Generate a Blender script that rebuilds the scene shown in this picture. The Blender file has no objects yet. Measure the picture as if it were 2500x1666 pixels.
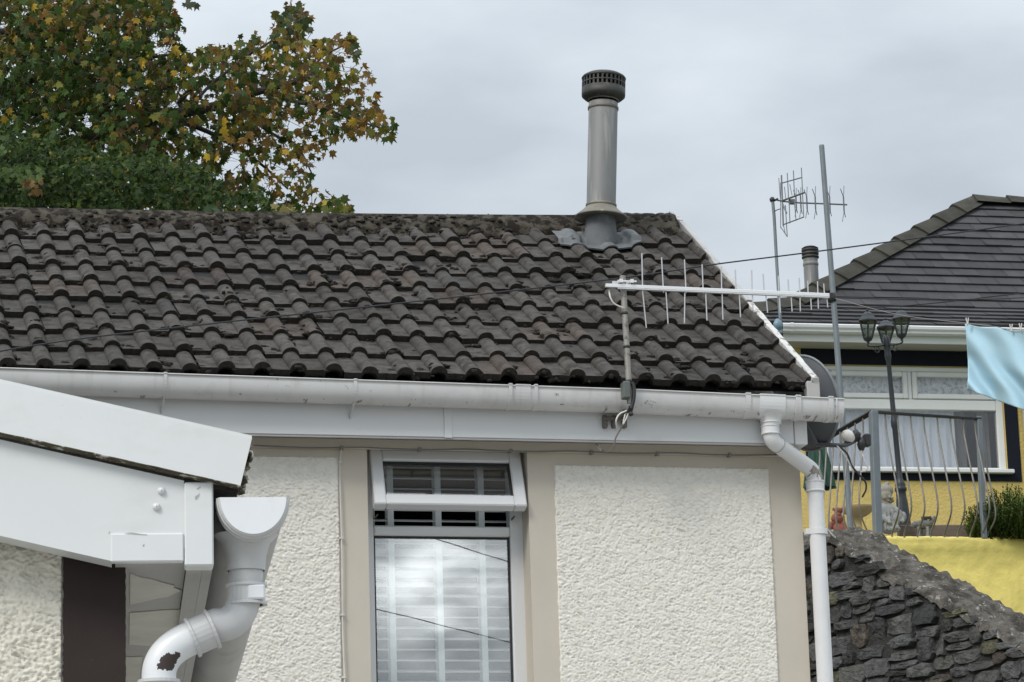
import bpy, math, random
from math import sin, cos, pi, radians, sqrt, atan2, hypot, exp, floor
from mathutils import Vector, Matrix, noise
random.seed(7)
C = bpy.context.scene.collection
scene = bpy.context.scene

# ------------------------------------------------------------------ camera
CAM = Vector((0, 0, 1.6))
FPX = 7970.0                               # focal length in pixels of a 2500 px wide picture
PITCH, ROLL = radians(13.3), radians(1.7)
FWD = Vector((0, cos(PITCH), sin(PITCH)))
_r, _u = Vector((1, 0, 0)), Vector((0, -sin(PITCH), cos(PITCH)))
CR = _r * cos(ROLL) - _u * sin(ROLL)
CU = _r * sin(ROLL) + _u * cos(ROLL)
cam_data = bpy.data.cameras.new("camera")
cam_data.lens = FPX / 2500 * 36.0
cam_data.sensor_width = 36.0
cam_data.clip_end = 5000
cam = bpy.data.objects.new("camera", cam_data)
C.objects.link(cam)
cam.matrix_world = Matrix(((CR.x, CU.x, -FWD.x, CAM.x), (CR.y, CU.y, -FWD.y, CAM.y), (CR.z, CU.z, -FWD.z, CAM.z), (0, 0, 0, 1)))
scene.camera = cam

# ------------------------------------------------------------------ sky, sun, exposure
SUN_ELEV, SUN_AZ = radians(44), radians(218)     # azimuth clockwise from +Y: behind the camera, a little to the left
sun_dir = Vector((sin(SUN_AZ) * cos(SUN_ELEV), cos(SUN_AZ) * cos(SUN_ELEV), sin(SUN_ELEV)))
sl = bpy.data.lights.new("sun", 'SUN')
sl.energy = 2.1
sl.angle = radians(19)
sl.color = (1.0, 0.95, 0.88)
sun = bpy.data.objects.new("sun", sl)
C.objects.link(sun)
sun.rotation_euler = sun_dir.to_track_quat('Z', 'Y').to_euler()
sun.location = (0, 0, 40)

world = bpy.data.worlds.new("World")
scene.world = world
world.use_nodes = True
wn, wl = world.node_tree.nodes, world.node_tree.links
wn.clear()


def N(nt, t, **kw):
    n = nt.nodes.new(t)
    for k, v in kw.items():
        setattr(n, k, v)
    return n


def wmath(op, a, b=None):
    n = N(world.node_tree, 'ShaderNodeMath', operation=op)
    for i, x in enumerate((a, b)):
        if x is None:
            continue
        if isinstance(x, (int, float)):
            n.inputs[i].default_value = x
        else:
            wl.new(x, n.inputs[i])
    return n.outputs[0]


out = N(world.node_tree, 'ShaderNodeOutputWorld')
bg = N(world.node_tree, 'ShaderNodeBackground')
bg.inputs['Strength'].default_value = 0.1
sky = N(world.node_tree, 'ShaderNodeTexSky', sky_type='NISHITA', sun_disc=False)
sky.sun_elevation, sky.sun_rotation = SUN_ELEV, SUN_AZ
tc = N(world.node_tree, 'ShaderNodeTexCoord')
sep = N(world.node_tree, 'ShaderNodeSeparateXYZ')
wl.new(tc.outputs['Generated'], sep.inputs[0])
mp = N(world.node_tree, 'ShaderNodeMapping')
mp.inputs['Scale'].default_value = (1, 1, 2.4)
mp.inputs['Location'].default_value = (0.37, 0.1, 0.22)
wl.new(tc.outputs['Generated'], mp.inputs['Vector'])
nz = N(world.node_tree, 'ShaderNodeTexNoise')
nz.inputs['Scale'].default_value = 7.5
nz.inputs['Detail'].default_value = 5
nz.inputs['Roughness'].default_value = 0.5
wl.new(mp.outputs[0], nz.inputs['Vector'])
cr = N(world.node_tree, 'ShaderNodeValToRGB')
cr.color_ramp.elements[0].position, cr.color_ramp.elements[0].color = 0.34, (5.3, 5.88, 6.5, 1)
cr.color_ramp.elements[1].position, cr.color_ramp.elements[1].color = 0.66, (7.3, 7.92, 8.5, 1)
wl.new(nz.outputs['Fac'], cr.inputs[0])
# an overcast sky is brightest overhead, and there is a brighter break in the cloud behind the viewer
zc = wmath('MAXIMUM', sep.outputs['Z'], 0.0)
zen = wmath('ADD', 0.92, wmath('MULTIPLY', wmath('POWER', wmath('MAXIMUM', wmath('SUBTRACT', zc, 0.2), 0.0), 1.1), 2.3))


def lobe(direction, power, gain):
    d = N(world.node_tree, 'ShaderNodeVectorMath', operation='DOT_PRODUCT')
    wl.new(tc.outputs['Generated'], d.inputs[0])
    d.inputs[1].default_value = Vector(direction).normalized()
    return wmath('MULTIPLY', wmath('POWER', wmath('MAXIMUM', d.outputs['Value'], 0.0), power), gain)


lobes = wmath('ADD', lobe((0.4361, -0.8863, 0.1559), 4200.0, 2.2), wmath('ADD', lobe((0.4224, -0.8924, 0.1588), 6500.0, 1.9), lobe((0.4302, -0.8882, 0.1610), 2500.0, .25)))
cloudy = N(world.node_tree, 'ShaderNodeVectorMath', operation='SCALE')
wl.new(cr.outputs[0], cloudy.inputs[0])
wl.new(zen, cloudy.inputs['Scale'])
glow = N(world.node_tree, 'ShaderNodeVectorMath', operation='SCALE')
glow.inputs[0].default_value = (6.9, 7.1, 7.0)
gn = N(world.node_tree, 'ShaderNodeTexNoise')
gn.inputs['Scale'].default_value = 34
gn.inputs['Detail'].default_value = 3
gm = N(world.node_tree, 'ShaderNodeMapping')
gm.inputs['Scale'].default_value = (1, 1, 2.6)
wl.new(tc.outputs['Generated'], gm.inputs['Vector'])
wl.new(gm.outputs[0], gn.inputs['Vector'])
gr_ = N(world.node_tree, 'ShaderNodeMapRange')
gr_.inputs['From Min'].default_value, gr_.inputs['From Max'].default_value = .36, .64
gr_.inputs['To Min'].default_value, gr_.inputs['To Max'].default_value = .25, 1.25
wl.new(gn.outputs['Fac'], gr_.inputs['Value'])
wl.new(wmath('MULTIPLY', lobes, gr_.outputs[0]), glow.inputs['Scale'])
both = N(world.node_tree, 'ShaderNodeVectorMath', operation='ADD')
wl.new(cloudy.outputs[0], both.inputs[0])
wl.new(glow.outputs[0], both.inputs[1])
mx = N(world.node_tree, 'ShaderNodeMix', data_type='RGBA')
mx.inputs[0].default_value = 0.93
wl.new(sky.outputs[0], mx.inputs[6])
wl.new(both.outputs[0], mx.inputs[7])
wl.new(mx.outputs[2], bg.inputs['Color'])
wl.new(bg.outputs[0], out.inputs['Surface'])

scene.view_settings.view_transform = 'Standard'
scene.view_settings.look = 'None'
scene.view_settings.exposure = 0
scene.view_settings.gamma = 1

# ------------------------------------------------------------------ measuring: a sight line meets a real plane


def ray(u, v):
    return (FWD * FPX + CR * (u - 1250) - CU * (v - 833)).normalized()


def on_plane(u, v, q, n):
    d = ray(u, v)
    return CAM + d * ((q - CAM).dot(n) / d.dot(n))


class Frame:
    """A local frame turned about Z; x along a wall, y away from the viewer."""

    def __init__(s, p0, yaw):
        s.p0 = Vector(p0)
        s.yaw = yaw
        s.e1 = Vector((cos(yaw), sin(yaw), 0))
        s.e2 = Vector((-sin(yaw), cos(yaw), 0))
        s.m = Matrix.Translation(s.p0) @ Matrix.Rotation(yaw, 4, 'Z')
        s.inv = s.m.inverted()

    def at(s, u, v, y=0.0):                 # local point on the plane local-y = y
        return s.inv @ on_plane(u, v, s.p0 + s.e2 * y, s.e2)

    def on_z(s, u, v, z):
        return s.inv @ on_plane(u, v, Vector((0, 0, z)), Vector((0, 0, 1)))

    def on_x(s, u, v, x):
        return s.inv @ on_plane(u, v, s.p0 + s.e1 * x, s.e1)


# ------------------------------------------------------------------ objects
def thing(name, label, cat, frame=None, loc=(0, 0, 0), group=None, parent=None):
    o = bpy.data.objects.new(name, None)
    C.objects.link(o)
    o.empty_display_size = 0.2
    if frame:
        o.location, o.rotation_euler = frame.p0, (0, 0, frame.yaw)
    else:
        o.location = loc
    if label:
        o['label'], o['category'] = label, cat
    if group:
        o['group'] = group
    return o


def tag(o, label, cat, group=None, kind=None):
    if label:
        o['label'] = label
    if cat:
        o['category'] = cat
    if group:
        o['group'] = group
    if kind:
        o['kind'] = kind
    return o


class MB:
    """Collects shapes; build() links them as one mesh object."""

    def __init__(s):
        s.v, s.f, s.mi, s.sm, s.col = [], [], [], [], []

    def add(s, verts, faces, smooth=False, mi=0, col=None):
        b = len(s.v)
        s.v += [tuple(x) for x in verts]
        s.f += [tuple(b + i for i in f) for f in faces]
        s.mi += [mi] * len(faces)
        s.sm += [smooth] * len(faces)
        s.col += [col or (1, 1, 1)] * len(verts)
        return s

    def box(s, x0, x1, y0, y1, z0, z1, bev=0.0, m=None, mi=0, col=None):
        x0, x1 = min(x0, x1), max(x0, x1)
        y0, y1 = min(y0, y1), max(y0, y1)
        z0, z1 = min(z0, z1), max(z0, z1)
        bev = min(bev, (x1 - x0) * .45, (y1 - y0) * .45, (z1 - z0) * .45)
        if bev <= 0:
            vs = [Vector((x, y, z)) for x in (x0, x1) for y in (y0, y1) for z in (z0, z1)]
            fs = [(0, 1, 3, 2), (4, 6, 7, 5), (0, 4, 5, 1), (2, 3, 7, 6), (0, 2, 6, 4), (1, 5, 7, 3)]
        else:
            vs, idx = [], {}
            lo, hi = (x0, y0, z0), (x1, y1, z1)
            for i in range(8):
                sg = ((i >> 2) & 1, (i >> 1) & 1, i & 1)
                for a in range(3):
                    p = [0, 0, 0]
                    for k in range(3):
                        p[k] = hi[k] if sg[k] else lo[k]
                        if k != a:
                            p[k] += -bev if sg[k] else bev
                    idx[(sg, a)] = len(vs)
                    vs.append(Vector(p))
            fs = []
            for a in range(3):
                o1, o2 = (a + 1) % 3, (a + 2) % 3
                for sd in (0, 1):
                    q = []
                    for c1, c2 in ((0, 0), (1, 0), (1, 1), (0, 1)):
                        sg = [0, 0, 0]
                        sg[a], sg[o1], sg[o2] = sd, c1, c2
                        q.append(idx[(tuple(sg), a)])
                    fs.append(tuple(q if sd else q[::-1]))
                for c1 in (0, 1):
                    for c2 in (0, 1):
                        q = []
                        for sd in (0, 1):
                            sg = [0, 0, 0]
                            sg[a], sg[o1], sg[o2] = sd, c1, c2
                            q.append((idx[(tuple(sg), o1)], idx[(tuple(sg), o2)]))
                        fq = (q[0][0], q[0][1], q[1][1], q[1][0])
                        fs.append(fq if c1 == c2 else fq[::-1])
            for i in range(8):
                sg = ((i >> 2) & 1, (i >> 1) & 1, i & 1)
                t = (idx[(sg, 0)], idx[(sg, 1)], idx[(sg, 2)])
                fs.append(t if sum(sg) % 2 else t[::-1])
        if m is not None:
            vs = [m @ p for p in vs]
        return s.add(vs, fs, False, mi, col)

    def tube(s, pts, r, n=10, caps=True, smooth=True, mi=0, col=None):
        pts = [Vector(p) for p in pts]
        rs = r if isinstance(r, (list, tuple)) else [r] * len(pts)
        vs, fs = [], []
        t0 = (pts[1] - pts[0]).normalized()
        a = Vector((0, 0, 1)) if abs(t0.z) < .9 else Vector((1, 0, 0))
        x = t0.cross(a).normalized()
        for i, p in enumerate(pts):
            if i == 0:
                t = t0
            elif i == len(pts) - 1:
                t = (pts[i] - pts[i - 1]).normalized()
            else:
                t = ((pts[i + 1] - p).normalized() + (p - pts[i - 1]).normalized()).normalized()
            x = (x - t * x.dot(t)).normalized()
            y = t.cross(x)
            k = 1.0
            if 0 < i < len(pts) - 1:
                k = 1.0 / max(.6, t.dot((p - pts[i - 1]).normalized()))
            for j in range(n):
                an = 2 * pi * j / n
                vs.append(p + (x * cos(an) + y * sin(an)) * rs[i])
        for i in range(len(pts) - 1):
            for j in range(n):
                k = (j + 1) % n
                fs.append((i * n + j, i * n + k, (i + 1) * n + k, (i + 1) * n + j))
        s.add(vs, fs, smooth, mi, col)
        if caps:
            s.add(vs[:n], [tuple(range(n))[::-1]], False, mi, col)
            s.add(vs[-n:], [tuple(range(n))], False, mi, col)
        return s

    def lathe(s, prof, c, n=24, smooth=True, axis=None, mi=0, col=None, a0=0.0):
        """prof: list of (radius, height) about the z axis at c (or about axis)."""
        c = Vector(c)
        q = Vector((0, 0, 1)).rotation_difference(Vector(axis)).to_matrix() if axis is not None else Matrix.Identity(3)
        vs, fs = [], []
        for (r, h) in prof:
            for j in range(n):
                an = 2 * pi * j / n + a0
                vs.append(c + q @ Vector((r * cos(an), r * sin(an), h)))
        for i in range(len(prof) - 1):
            for j in range(n):
                k = (j + 1) % n
                fs.append((i * n + j, i * n + k, (i + 1) * n + k, (i + 1) * n + j))
        return s.add(vs, fs, smooth, mi, col)

    def grid(s, rows, smooth=True, mi=0, col=None, closed=False):
        nr, nc = len(rows), len(rows[0])
        vs = [p for r in rows for p in r]
        fs = []
        for i in range(nr - 1):
            for j in range(nc if closed else nc - 1):
                k = (j + 1) % nc
                fs.append((i * nc + j, i * nc + k, (i + 1) * nc + k, (i + 1) * nc + j))
        return s.add(vs, fs, smooth, mi, col)

    def prism(s, poly, thick, mi=0, col=None):
        """poly: 3-D outline; thick: vector."""
        poly = [Vector(p) for p in poly]
        t = Vector(thick)
        n = len(poly)
        vs = poly + [p + t for p in poly]
        fs = [tuple(range(n))[::-1], tuple(range(n, 2 * n))]
        fs += [(i, (i + 1) % n, n + (i + 1) % n, n + i) for i in range(n)]
        return s.add(vs, fs, False, mi, col)

    def blob(s, c, r, k=2, amp=.15, f=2.0, seed=0, mi=0, col=None, smooth=True):
        """A lumpy ellipsoid."""
        c, r = Vector(c), Vector(r)
        nu, nv = 6 * k, 4 * k
        vs, fs = [], []
        for i in range(nv + 1):
            th = pi * i / nv
            for j in range(nu):
                ph = 2 * pi * j / nu
                d = Vector((sin(th) * cos(ph), sin(th) * sin(ph), cos(th)))
                g = 1 + amp * noise.noise(d * f + Vector((seed * 7.3, seed * 3.1, seed)))
                vs.append(c + Vector((d.x * r.x, d.y * r.y, d.z * r.z)) * g)
        for i in range(nv):
            for j in range(nu):
                k2 = (j + 1) % nu
                fs.append((i * nu + j, (i + 1) * nu + j, (i + 1) * nu + k2, i * nu + k2))
        return s.add(vs, fs, smooth, mi, col)

    def build(s, name, mats, parent=None, conv=None, mods=None):
        """conv: matrix taking the collected coordinates into the parent's space."""
        me = bpy.data.meshes.new(name)
        vs = [conv @ Vector(p) for p in s.v] if conv is not None else s.v
        me.from_pydata(vs, [], s.f)
        mats = mats if isinstance(mats, (list, tuple)) else [mats]
        for m in mats:
            me.materials.append(m)
        me.polygons.foreach_set('material_index', s.mi)
        me.polygons.foreach_set('use_smooth', s.sm)
        if any(c != (1, 1, 1) for c in s.col):
            a = me.color_attributes.new('tint', 'FLOAT_COLOR', 'POINT')
            a.data.foreach_set('color', [x for c in s.col for x in (c[0], c[1], c[2], 1.0)])
        me.update()
        o = bpy.data.objects.new(name, me)
        C.objects.link(o)
        if parent:
            o.parent = parent
        return o


def arc(a, b, c, k=6):
    """Rounded corner a-b-c: points of a quadratic curve."""
    a, b, c = Vector(a), Vector(b), Vector(c)
    return [a * (1 - t) ** 2 + b * 2 * t * (1 - t) + c * t * t for t in [i / k for i in range(k + 1)]]


def smooth_path(pts, k=6):
    """Catmull-Rom through points."""
    p = [Vector(x) for x in pts]
    p = [p[0] * 2 - p[1]] + p + [p[-1] * 2 - p[-2]]
    o = []
    for i in range(1, len(p) - 2):
        for j in range(k):
            t = j / k
            o.append(.5 * ((2 * p[i]) + (p[i + 1] - p[i - 1]) * t + (2 * p[i - 1] - 5 * p[i] + 4 * p[i + 1] - p[i + 2]) * t * t + (3 * p[i] - p[i - 1] - 3 * p[i + 1] + p[i + 2]) * t ** 3))
    o.append(p[-2])
    return o


# ------------------------------------------------------------------ materials
def mat(name, col, rough=.6, metal=0., var=.12, vs=6., bump=0., bs=60., bdist=.004, dirt=None, tint=False, spec=.5, stretch=(1, 1, 1), trans=0., spots=None, spots2=None, streak=None):
    m = bpy.data.materials.new(name)
    m.use_nodes = True
    nt = m.node_tree
    L = nt.links
    b = nt.nodes['Principled BSDF']
    b.inputs['Roughness'].default_value = rough
    b.inputs['Metallic'].default_value = metal
    b.inputs['Specular IOR Level'].default_value = spec
    t = N(nt, 'ShaderNodeTexCoord')
    mpn = N(nt, 'ShaderNodeMapping')
    mpn.inputs['Scale'].default_value = stretch
    L.new(t.outputs['Object'], mpn.inputs['Vector'])
    V = mpn.outputs[0]

    def ntex(scale, det=5, rgh=.6, vec=None, off=0.):
        n = N(nt, 'ShaderNodeTexNoise')
        n.inputs['Scale'].default_value = scale
        n.inputs['Detail'].default_value = det
        n.inputs['Roughness'].default_value = rgh
        if off:
            a = N(nt, 'ShaderNodeVectorMath', operation='ADD')
            L.new(vec or V, a.inputs[0])
            a.inputs[1].default_value = (off, off * .7, off * 1.3)
            L.new(a.outputs[0], n.inputs['Vector'])
        else:
            L.new(vec or V, n.inputs['Vector'])
        return n.outputs['Fac']

    def ramp(fac, p0, p1, c0=(0, 0, 0, 1), c1=(1, 1, 1, 1)):
        r = N(nt, 'ShaderNodeValToRGB')
        r.color_ramp.elements[0].position, r.color_ramp.elements[0].color = p0, c0
        r.color_ramp.elements[1].position, r.color_ramp.elements[1].color = p1, c1
        L.new(fac, r.inputs[0])
        return r.outputs[0]

    def mixc(fac, a, bb):
        x = N(nt, 'ShaderNodeMix', data_type='RGBA')
        for i, k in ((0, fac), (6, a), (7, bb)):
            if isinstance(k, (int, float)):
                x.inputs[i].default_value = k
            elif isinstance(k, tuple):
                x.inputs[i].default_value = (*k[:3], 1)
            else:
                L.new(k, x.inputs[i])
        return x.outputs[2]

    lo = tuple(c * (1 - var) for c in col)
    hi = tuple(min(1, c * (1 + var)) for c in col)
    c = mixc(ramp(ntex(vs), .3, .7), lo, hi)
    if tint:
        a = N(nt, 'ShaderNodeAttribute', attribute_name='tint')
        x = N(nt, 'ShaderNodeMix', data_type='RGBA', blend_type='MULTIPLY')
        x.inputs[0].default_value = 1
        L.new(c, x.inputs[6])
        L.new(a.outputs['Color'], x.inputs[7])
        c = x.outputs[2]
    for k, sp in enumerate((dirt, spots, spots2)):
        if sp:
            dc, amount, ds, wid = sp[:4]           # colour, threshold, scale, softness
            f = ramp(ntex(ds, 6, .65, off=3.7 + k * 5.1), amount, min(1, amount + wid))
            mm = N(nt, 'ShaderNodeMath', operation='MULTIPLY')
            L.new(f, mm.inputs[0])
            mm.inputs[1].default_value = sp[4] if len(sp) > 4 else 1.0
            c = mixc(mm.outputs[0], c, dc)
    if streak:
        dc, amount, ds, wid, k, st = streak
        ms = N(nt, 'ShaderNodeMapping')
        ms.inputs['Scale'].default_value = st
        L.new(t.outputs['Object'], ms.inputs['Vector'])
        f = ramp(ntex(ds, 4, .6, ms.outputs[0]), amount, min(1, amount + wid))
        mm = N(nt, 'ShaderNodeMath', operation='MULTIPLY')
        L.new(f, mm.inputs[0])
        mm.inputs[1].default_value = k
        c = mixc(mm.outputs[0], c, dc)
    L.new(c, b.inputs['Base Color'])
    if bump:
        bn = N(nt, 'ShaderNodeBump')
        bn.inputs['Strength'].default_value = bump
        bn.inputs['Distance'].default_value = bdist
        L.new(ntex(bs, 4, .6, off=9.), bn.inputs['Height'])
        L.new(bn.outputs[0], b.inputs['Normal'])
    if trans:
        tr = N(nt, 'ShaderNodeBsdfTranslucent')
        L.new(c, tr.inputs['Color'])
        ms2 = N(nt, 'ShaderNodeMixShader')
        ms2.inputs[0].default_value = trans
        L.new(b.outputs[0], ms2.inputs[1])
        L.new(tr.outputs[0], ms2.inputs[2])
        L.new(ms2.outputs[0], nt.nodes['Material Output'].inputs['Surface'])
    return m


def glass(name, refl=.2, tint=(.9, .95, .95), rough=.0, wav=0.):
    m = bpy.data.materials.new(name)
    m.use_nodes = True
    nt = m.node_tree
    nt.nodes.remove(nt.nodes['Principled BSDF'])
    g = N(nt, 'ShaderNodeBsdfGlossy')
    g.inputs['Roughness'].default_value = rough
    g.inputs['Color'].default_value = (1, 1, 1, 1)
    t = N(nt, 'ShaderNodeBsdfTransparent')
    t.inputs['Color'].default_value = (*tint, 1)
    x = N(nt, 'ShaderNodeMixShader')
    lw = N(nt, 'ShaderNodeLayerWeight')
    lw.inputs['Blend'].default_value = .25
    a = N(nt, 'ShaderNodeMath', operation='ADD')
    a.inputs[1].default_value = refl
    mu = N(nt, 'ShaderNodeMath', operation='MULTIPLY')
    mu.inputs[1].default_value = .6
    nt.links.new(lw.outputs['Fresnel'], mu.inputs[0])
    nt.links.new(mu.outputs[0], a.inputs[0])
    nt.links.new(a.outputs[0], x.inputs[0])
    if wav:
        tcx = N(nt, 'ShaderNodeTexCoord')
        nx = N(nt, 'ShaderNodeTexNoise')
        nx.inputs['Scale'].default_value = 3
        bn = N(nt, 'ShaderNodeBump')
        bn.inputs['Strength'].default_value = wav
        bn.inputs['Distance'].default_value = .01
        nt.links.new(tcx.outputs['Object'], nx.inputs['Vector'])
        nt.links.new(nx.outputs['Fac'], bn.inputs['Height'])
        nt.links.new(bn.outputs[0], g.inputs['Normal'])
    nt.links.new(t.outputs[0], x.inputs[1])
    nt.links.new(g.outputs[0], x.inputs[2])
    nt.links.new(x.outputs[0], nt.nodes['Material Output'].inputs['Surface'])
    return m


M = {}
M['scuff'] = mat('scuffed_plastic', (.40, .39, .37), .8, var=.25, vs=60)
M['grime'] = mat('dark_grime', (.27, .25, .22), .9, var=.4, vs=60)
M['beige'] = mat('beige_paint', (.535, .485, .41), .8, var=.05, vs=3, bump=.25, bs=150, bdist=.002, dirt=((.33, .28, .23), .62, 5, .25, .5))
M['roughcast'] = mat('roughcast_cream', (.74, .71, .645), .85, var=.06, vs=30, bump=.4, bs=220, bdist=.002, dirt=((.66, .58, .38), .55, 24, .2, .5), spots=((.50, .46, .40), .66, 70, .12, .5))
M['roughcast_fg'] = mat('roughcast_white', (.72, .69, .60), .85, var=.10, vs=20, bump=.5, bs=260, bdist=.002, dirt=((.46, .40, .25), .58, 14, .2, .5))
M['upvc'] = mat('white_plastic', (.66, .66, .66), .38, var=.035, vs=4, dirt=((.50, .48, .44), .63, 7, .22, .5), spots=((.30, .27, .23), .73, 26, .10, .5))
M['upvc_gutter'] = mat('weathered_gutter_plastic', (.575, .57, .565), .45, var=.07, vs=5, dirt=((.38, .36, .33), .52, 6, .25, .55), spots=((.09, .08, .07), .655, 22, .07, .85), streak=((.42, .39, .35), .56, 9, .2, .5, (2.6, 1, .25)))
M['upvc_pipe'] = mat('pipe_plastic', (.68, .68, .68), .42, var=.05, vs=6, dirt=((.42, .40, .37), .60, 9, .2, .5), spots=((.12, .11, .09), .72, 40, .06, .7), streak=((.40, .38, .35), .60, 14, .15, .4, (1.5, 1, .2)))
M['upvc_clean'] = mat('clean_white_plastic', (.66, .665, .67), .33, var=.02, vs=3, dirt=((.62, .61, .58), .66, 6, .2, .4))
M['fg_board'] = mat('white_cladding', (.665, .685, .685), .34, var=.03, vs=4, dirt=((.54, .535, .50), .54, 6, .3, .45), spots=((.34, .32, .28), .70, 38, .05, .7), streak=((.50, .49, .46), .56, 7, .25, .35, (.7, 1, 2.2)))
M['algae'] = mat('algae_edge', (.075, .065, .04), .9, var=.5, vs=30, spots=((.55, .54, .48), .52, 40, .1, .9))
M['fg_grey'] = mat('grey_plastic_pipe', (.55, .555, .555), .36, var=.04, vs=8, dirt=((.38, .36, .33), .60, 14, .2, .5), spots=((.15, .14, .12), .75, 60, .05, .7))
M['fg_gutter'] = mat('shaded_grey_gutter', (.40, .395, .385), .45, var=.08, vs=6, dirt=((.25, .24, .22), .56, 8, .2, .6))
M['fg_cap'] = mat('bleached_plastic', (.74, .76, .78), .35, var=.02, vs=8, dirt=((.6, .6, .58), .6, 20, .2, .4))
M['chip'] = mat('exposed_dark_plastic', (.045, .032, .027), .6, var=.1, vs=30)
M['quoin'] = mat('dark_brown_paint', (.038, .029, .027), .7, spec=.12, var=.06, vs=12, bump=.2, bs=200, bdist=.002, spots=((.085, .07, .068), .66, 30, .1, .6))
M['soffit'] = mat('grey_soffit_paint', (.42, .41, .395), .6, var=.06, vs=10, dirt=((.22, .21, .19), .62, 16, .15, .6))
M['peel'] = mat('peeled_soffit', (.62, .60, .54), .75, var=.08, vs=12, dirt=((.40, .33, .24), .56, 20, .2, .5), spots=((.2, .18, .15), .72, 50, .06, .7))
M['tile'] = mat('concrete_tile', (.069, .063, .057), .92, spec=.2, var=.30, vs=22, bump=.9, bs=150, bdist=.005, tint=True,
                dirt=((.022, .018, .014), .50, 13, .14, .8), spots=((.17, .155, .135), .67, 17, .06, .8), spots2=((.014, .011, .009), .60, 48, .07, .85))
M['lip'] = mat('tile_edge_moss_shade', (.026, .022, .017), .95, var=.4, vs=60, bump=.6, bs=200, bdist=.004, spots=((.010, .009, .007), .55, 45, .1, .8))  # moss and the dark shade of the tile lips, both put into the colour
M['ridge'] = mat('ridge_tile_mossy', (.066, .058, .046), .95, spec=.15, var=.4, vs=18, bump=.6, bs=120, bdist=.006, dirt=((.014, .011, .008), .47, 19, .07, .95), spots=((.15, .14, .11), .66, 24, .08, .7), spots2=((.05, .05, .022), .62, 9, .12, .7))
M['moss'] = mat('dark_moss', (.016, .0135, .010), .97, var=.5, vs=80, bump=.8, bs=260, bdist=.004)
M['felt'] = mat('black_felt', (.012, .012, .012), .9)
M['verge'] = mat('worn_white_verge', (.55, .535, .51), .6, var=.1, vs=10, dirt=((.13, .11, .085), .53, 30, .07, .9), spots=((.32, .37, .33), .55, 10, .2, .6))
M['verge_grey'] = mat('worn_grey_verge', (.36, .355, .34), .6, var=.12, vs=12, dirt=((.10, .09, .07), .60, 26, .08, .8))
M['flue'] = mat('dull_flue_steel', (.235, .235, .232), .6, .45, var=.14, vs=3, stretch=(1, 1, .25), dirt=((.16, .15, .135), .52, 9, .22, .7), streak=((.62, .60, .56), .55, 16, .18, .6, (1, 1, .06)), spots=((.09, .075, .05), .66, 24, .12, .7))
M['flue_cap'] = mat('sooty_flue_cap', (.048, .048, .044), .6, .4, var=.3, vs=14, dirt=((.17, .16, .12), .60, 22, .1, .7))
M['collar'] = mat('lichened_collar', (.19, .178, .145), .6, .4, var=.25, vs=12, dirt=((.10, .085, .06), .52, 18, .12, .8), spots=((.42, .40, .33), .62, 16, .1, .7))
M['lead'] = mat('lead_sheet', (.115, .122, .128), .75, .1, var=.25, vs=11, dirt=((.21, .21, .205), .56, 13, .15, .7), spots=((.10, .10, .095), .68, 26, .1, .7))
M['galv'] = mat('galvanised_steel', (.185, .21, .225), .5, .3, var=.10, vs=9, dirt=((.20, .215, .23), .6, 12, .2, .6))
M['mast'] = mat('spotted_alloy_mast', (.30, .285, .255), .5, .4, var=.15, vs=20, dirt=((.10, .09, .07), .55, 34, .08, .8))
M['alloy'] = mat('bright_alloy', (.80, .80, .80), .33, .4, var=.03, vs=8)
M['alloy_rod'] = mat('grey_alloy_rod', (.55, .55, .55), .4, .6, var=.05, vs=8)
M['alloy_far'] = mat('weathered_alloy_rod', (.15, .155, .165), .5, .4, var=.1, vs=8)
M['black'] = mat('black_plastic', (.018, .018, .020), .5)
M['boxgreen'] = mat('grey_green_box', (.10, .115, .105), .5, var=.12, vs=20, dirt=((.05, .055, .05), .58, 20, .1, .6))
M['cable_black'] = mat('black_cable', (.015, .015, .018), .6)
M['cable_white'] = mat('white_cable', (.62, .60, .56), .5)
M['cable_grey'] = mat('grey_cable', (.22, .20, .19), .5)
M['bracket'] = mat('rusted_bracket', (.16, .145, .125), .6, .4, var=.3, vs=40, dirt=((.06, .05, .04), .55, 50, .1, .8))
M['slat'] = mat('white_blind_slat', (.80, .81, .82), .45, var=.02)
M['tape'] = mat('white_blind_tape', (.88, .91, .91), .8, var=.03, vs=30)
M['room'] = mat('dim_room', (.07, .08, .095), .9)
M['pane'] = glass('window_glass', .15, (.93, .95, .95), wav=.005)
M['pane_sash'] = glass('sash_glass', .16, (.85, .88, .9))
M['pane_far'] = glass('far_window_glass', .05, (.97, .97, .97))
M['seal'] = mat('black_seal', (.02, .02, .022), .6)
M['dish'] = mat('dark_dish', (.075, .084, .095), .45, var=.08, vs=8, dirt=((.05, .055, .06), .6, 12, .2, .6))
M['dish_rim'] = mat('dish_rim', (.16, .17, .185), .4)
M['slate'] = mat('flat_grey_tile', (.050, .049, .051), .85, spec=.25, var=.18, vs=4, bump=.3, bs=60, bdist=.004, tint=True, dirt=((.038, .034, .032), .55, 5, .2, .7), spots=((.17, .155, .14), .72, 9, .06, .6))
M['hip'] = mat('hip_tile', (.055, .052, .044), .92, spec=.15, var=.25, vs=6, bump=.4, bs=60, bdist=.004, dirt=((.035, .035, .027), .55, 7, .15, .8), tint=True)
M['yellow'] = mat('yellow_render', (.60, .455, .15), .8, var=.06, vs=3, bump=.6, bs=38, bdist=.02, dirt=((.52, .36, .085), .58, 4, .2, .6))
M['yellow_wall'] = mat('yellow_masonry_paint', (.86, .70, .20), .75, var=.05, vs=2.2, bump=.45, bs=13, bdist=.02, dirt=((.76, .59, .155), .60, 3.5, .15, .6), spots=((.84, .70, .30), .66, 8, .1, .5))
M['navy'] = mat('navy_black_paint', (.011, .013, .020), .7, spec=.12, var=.1, vs=4)
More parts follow.
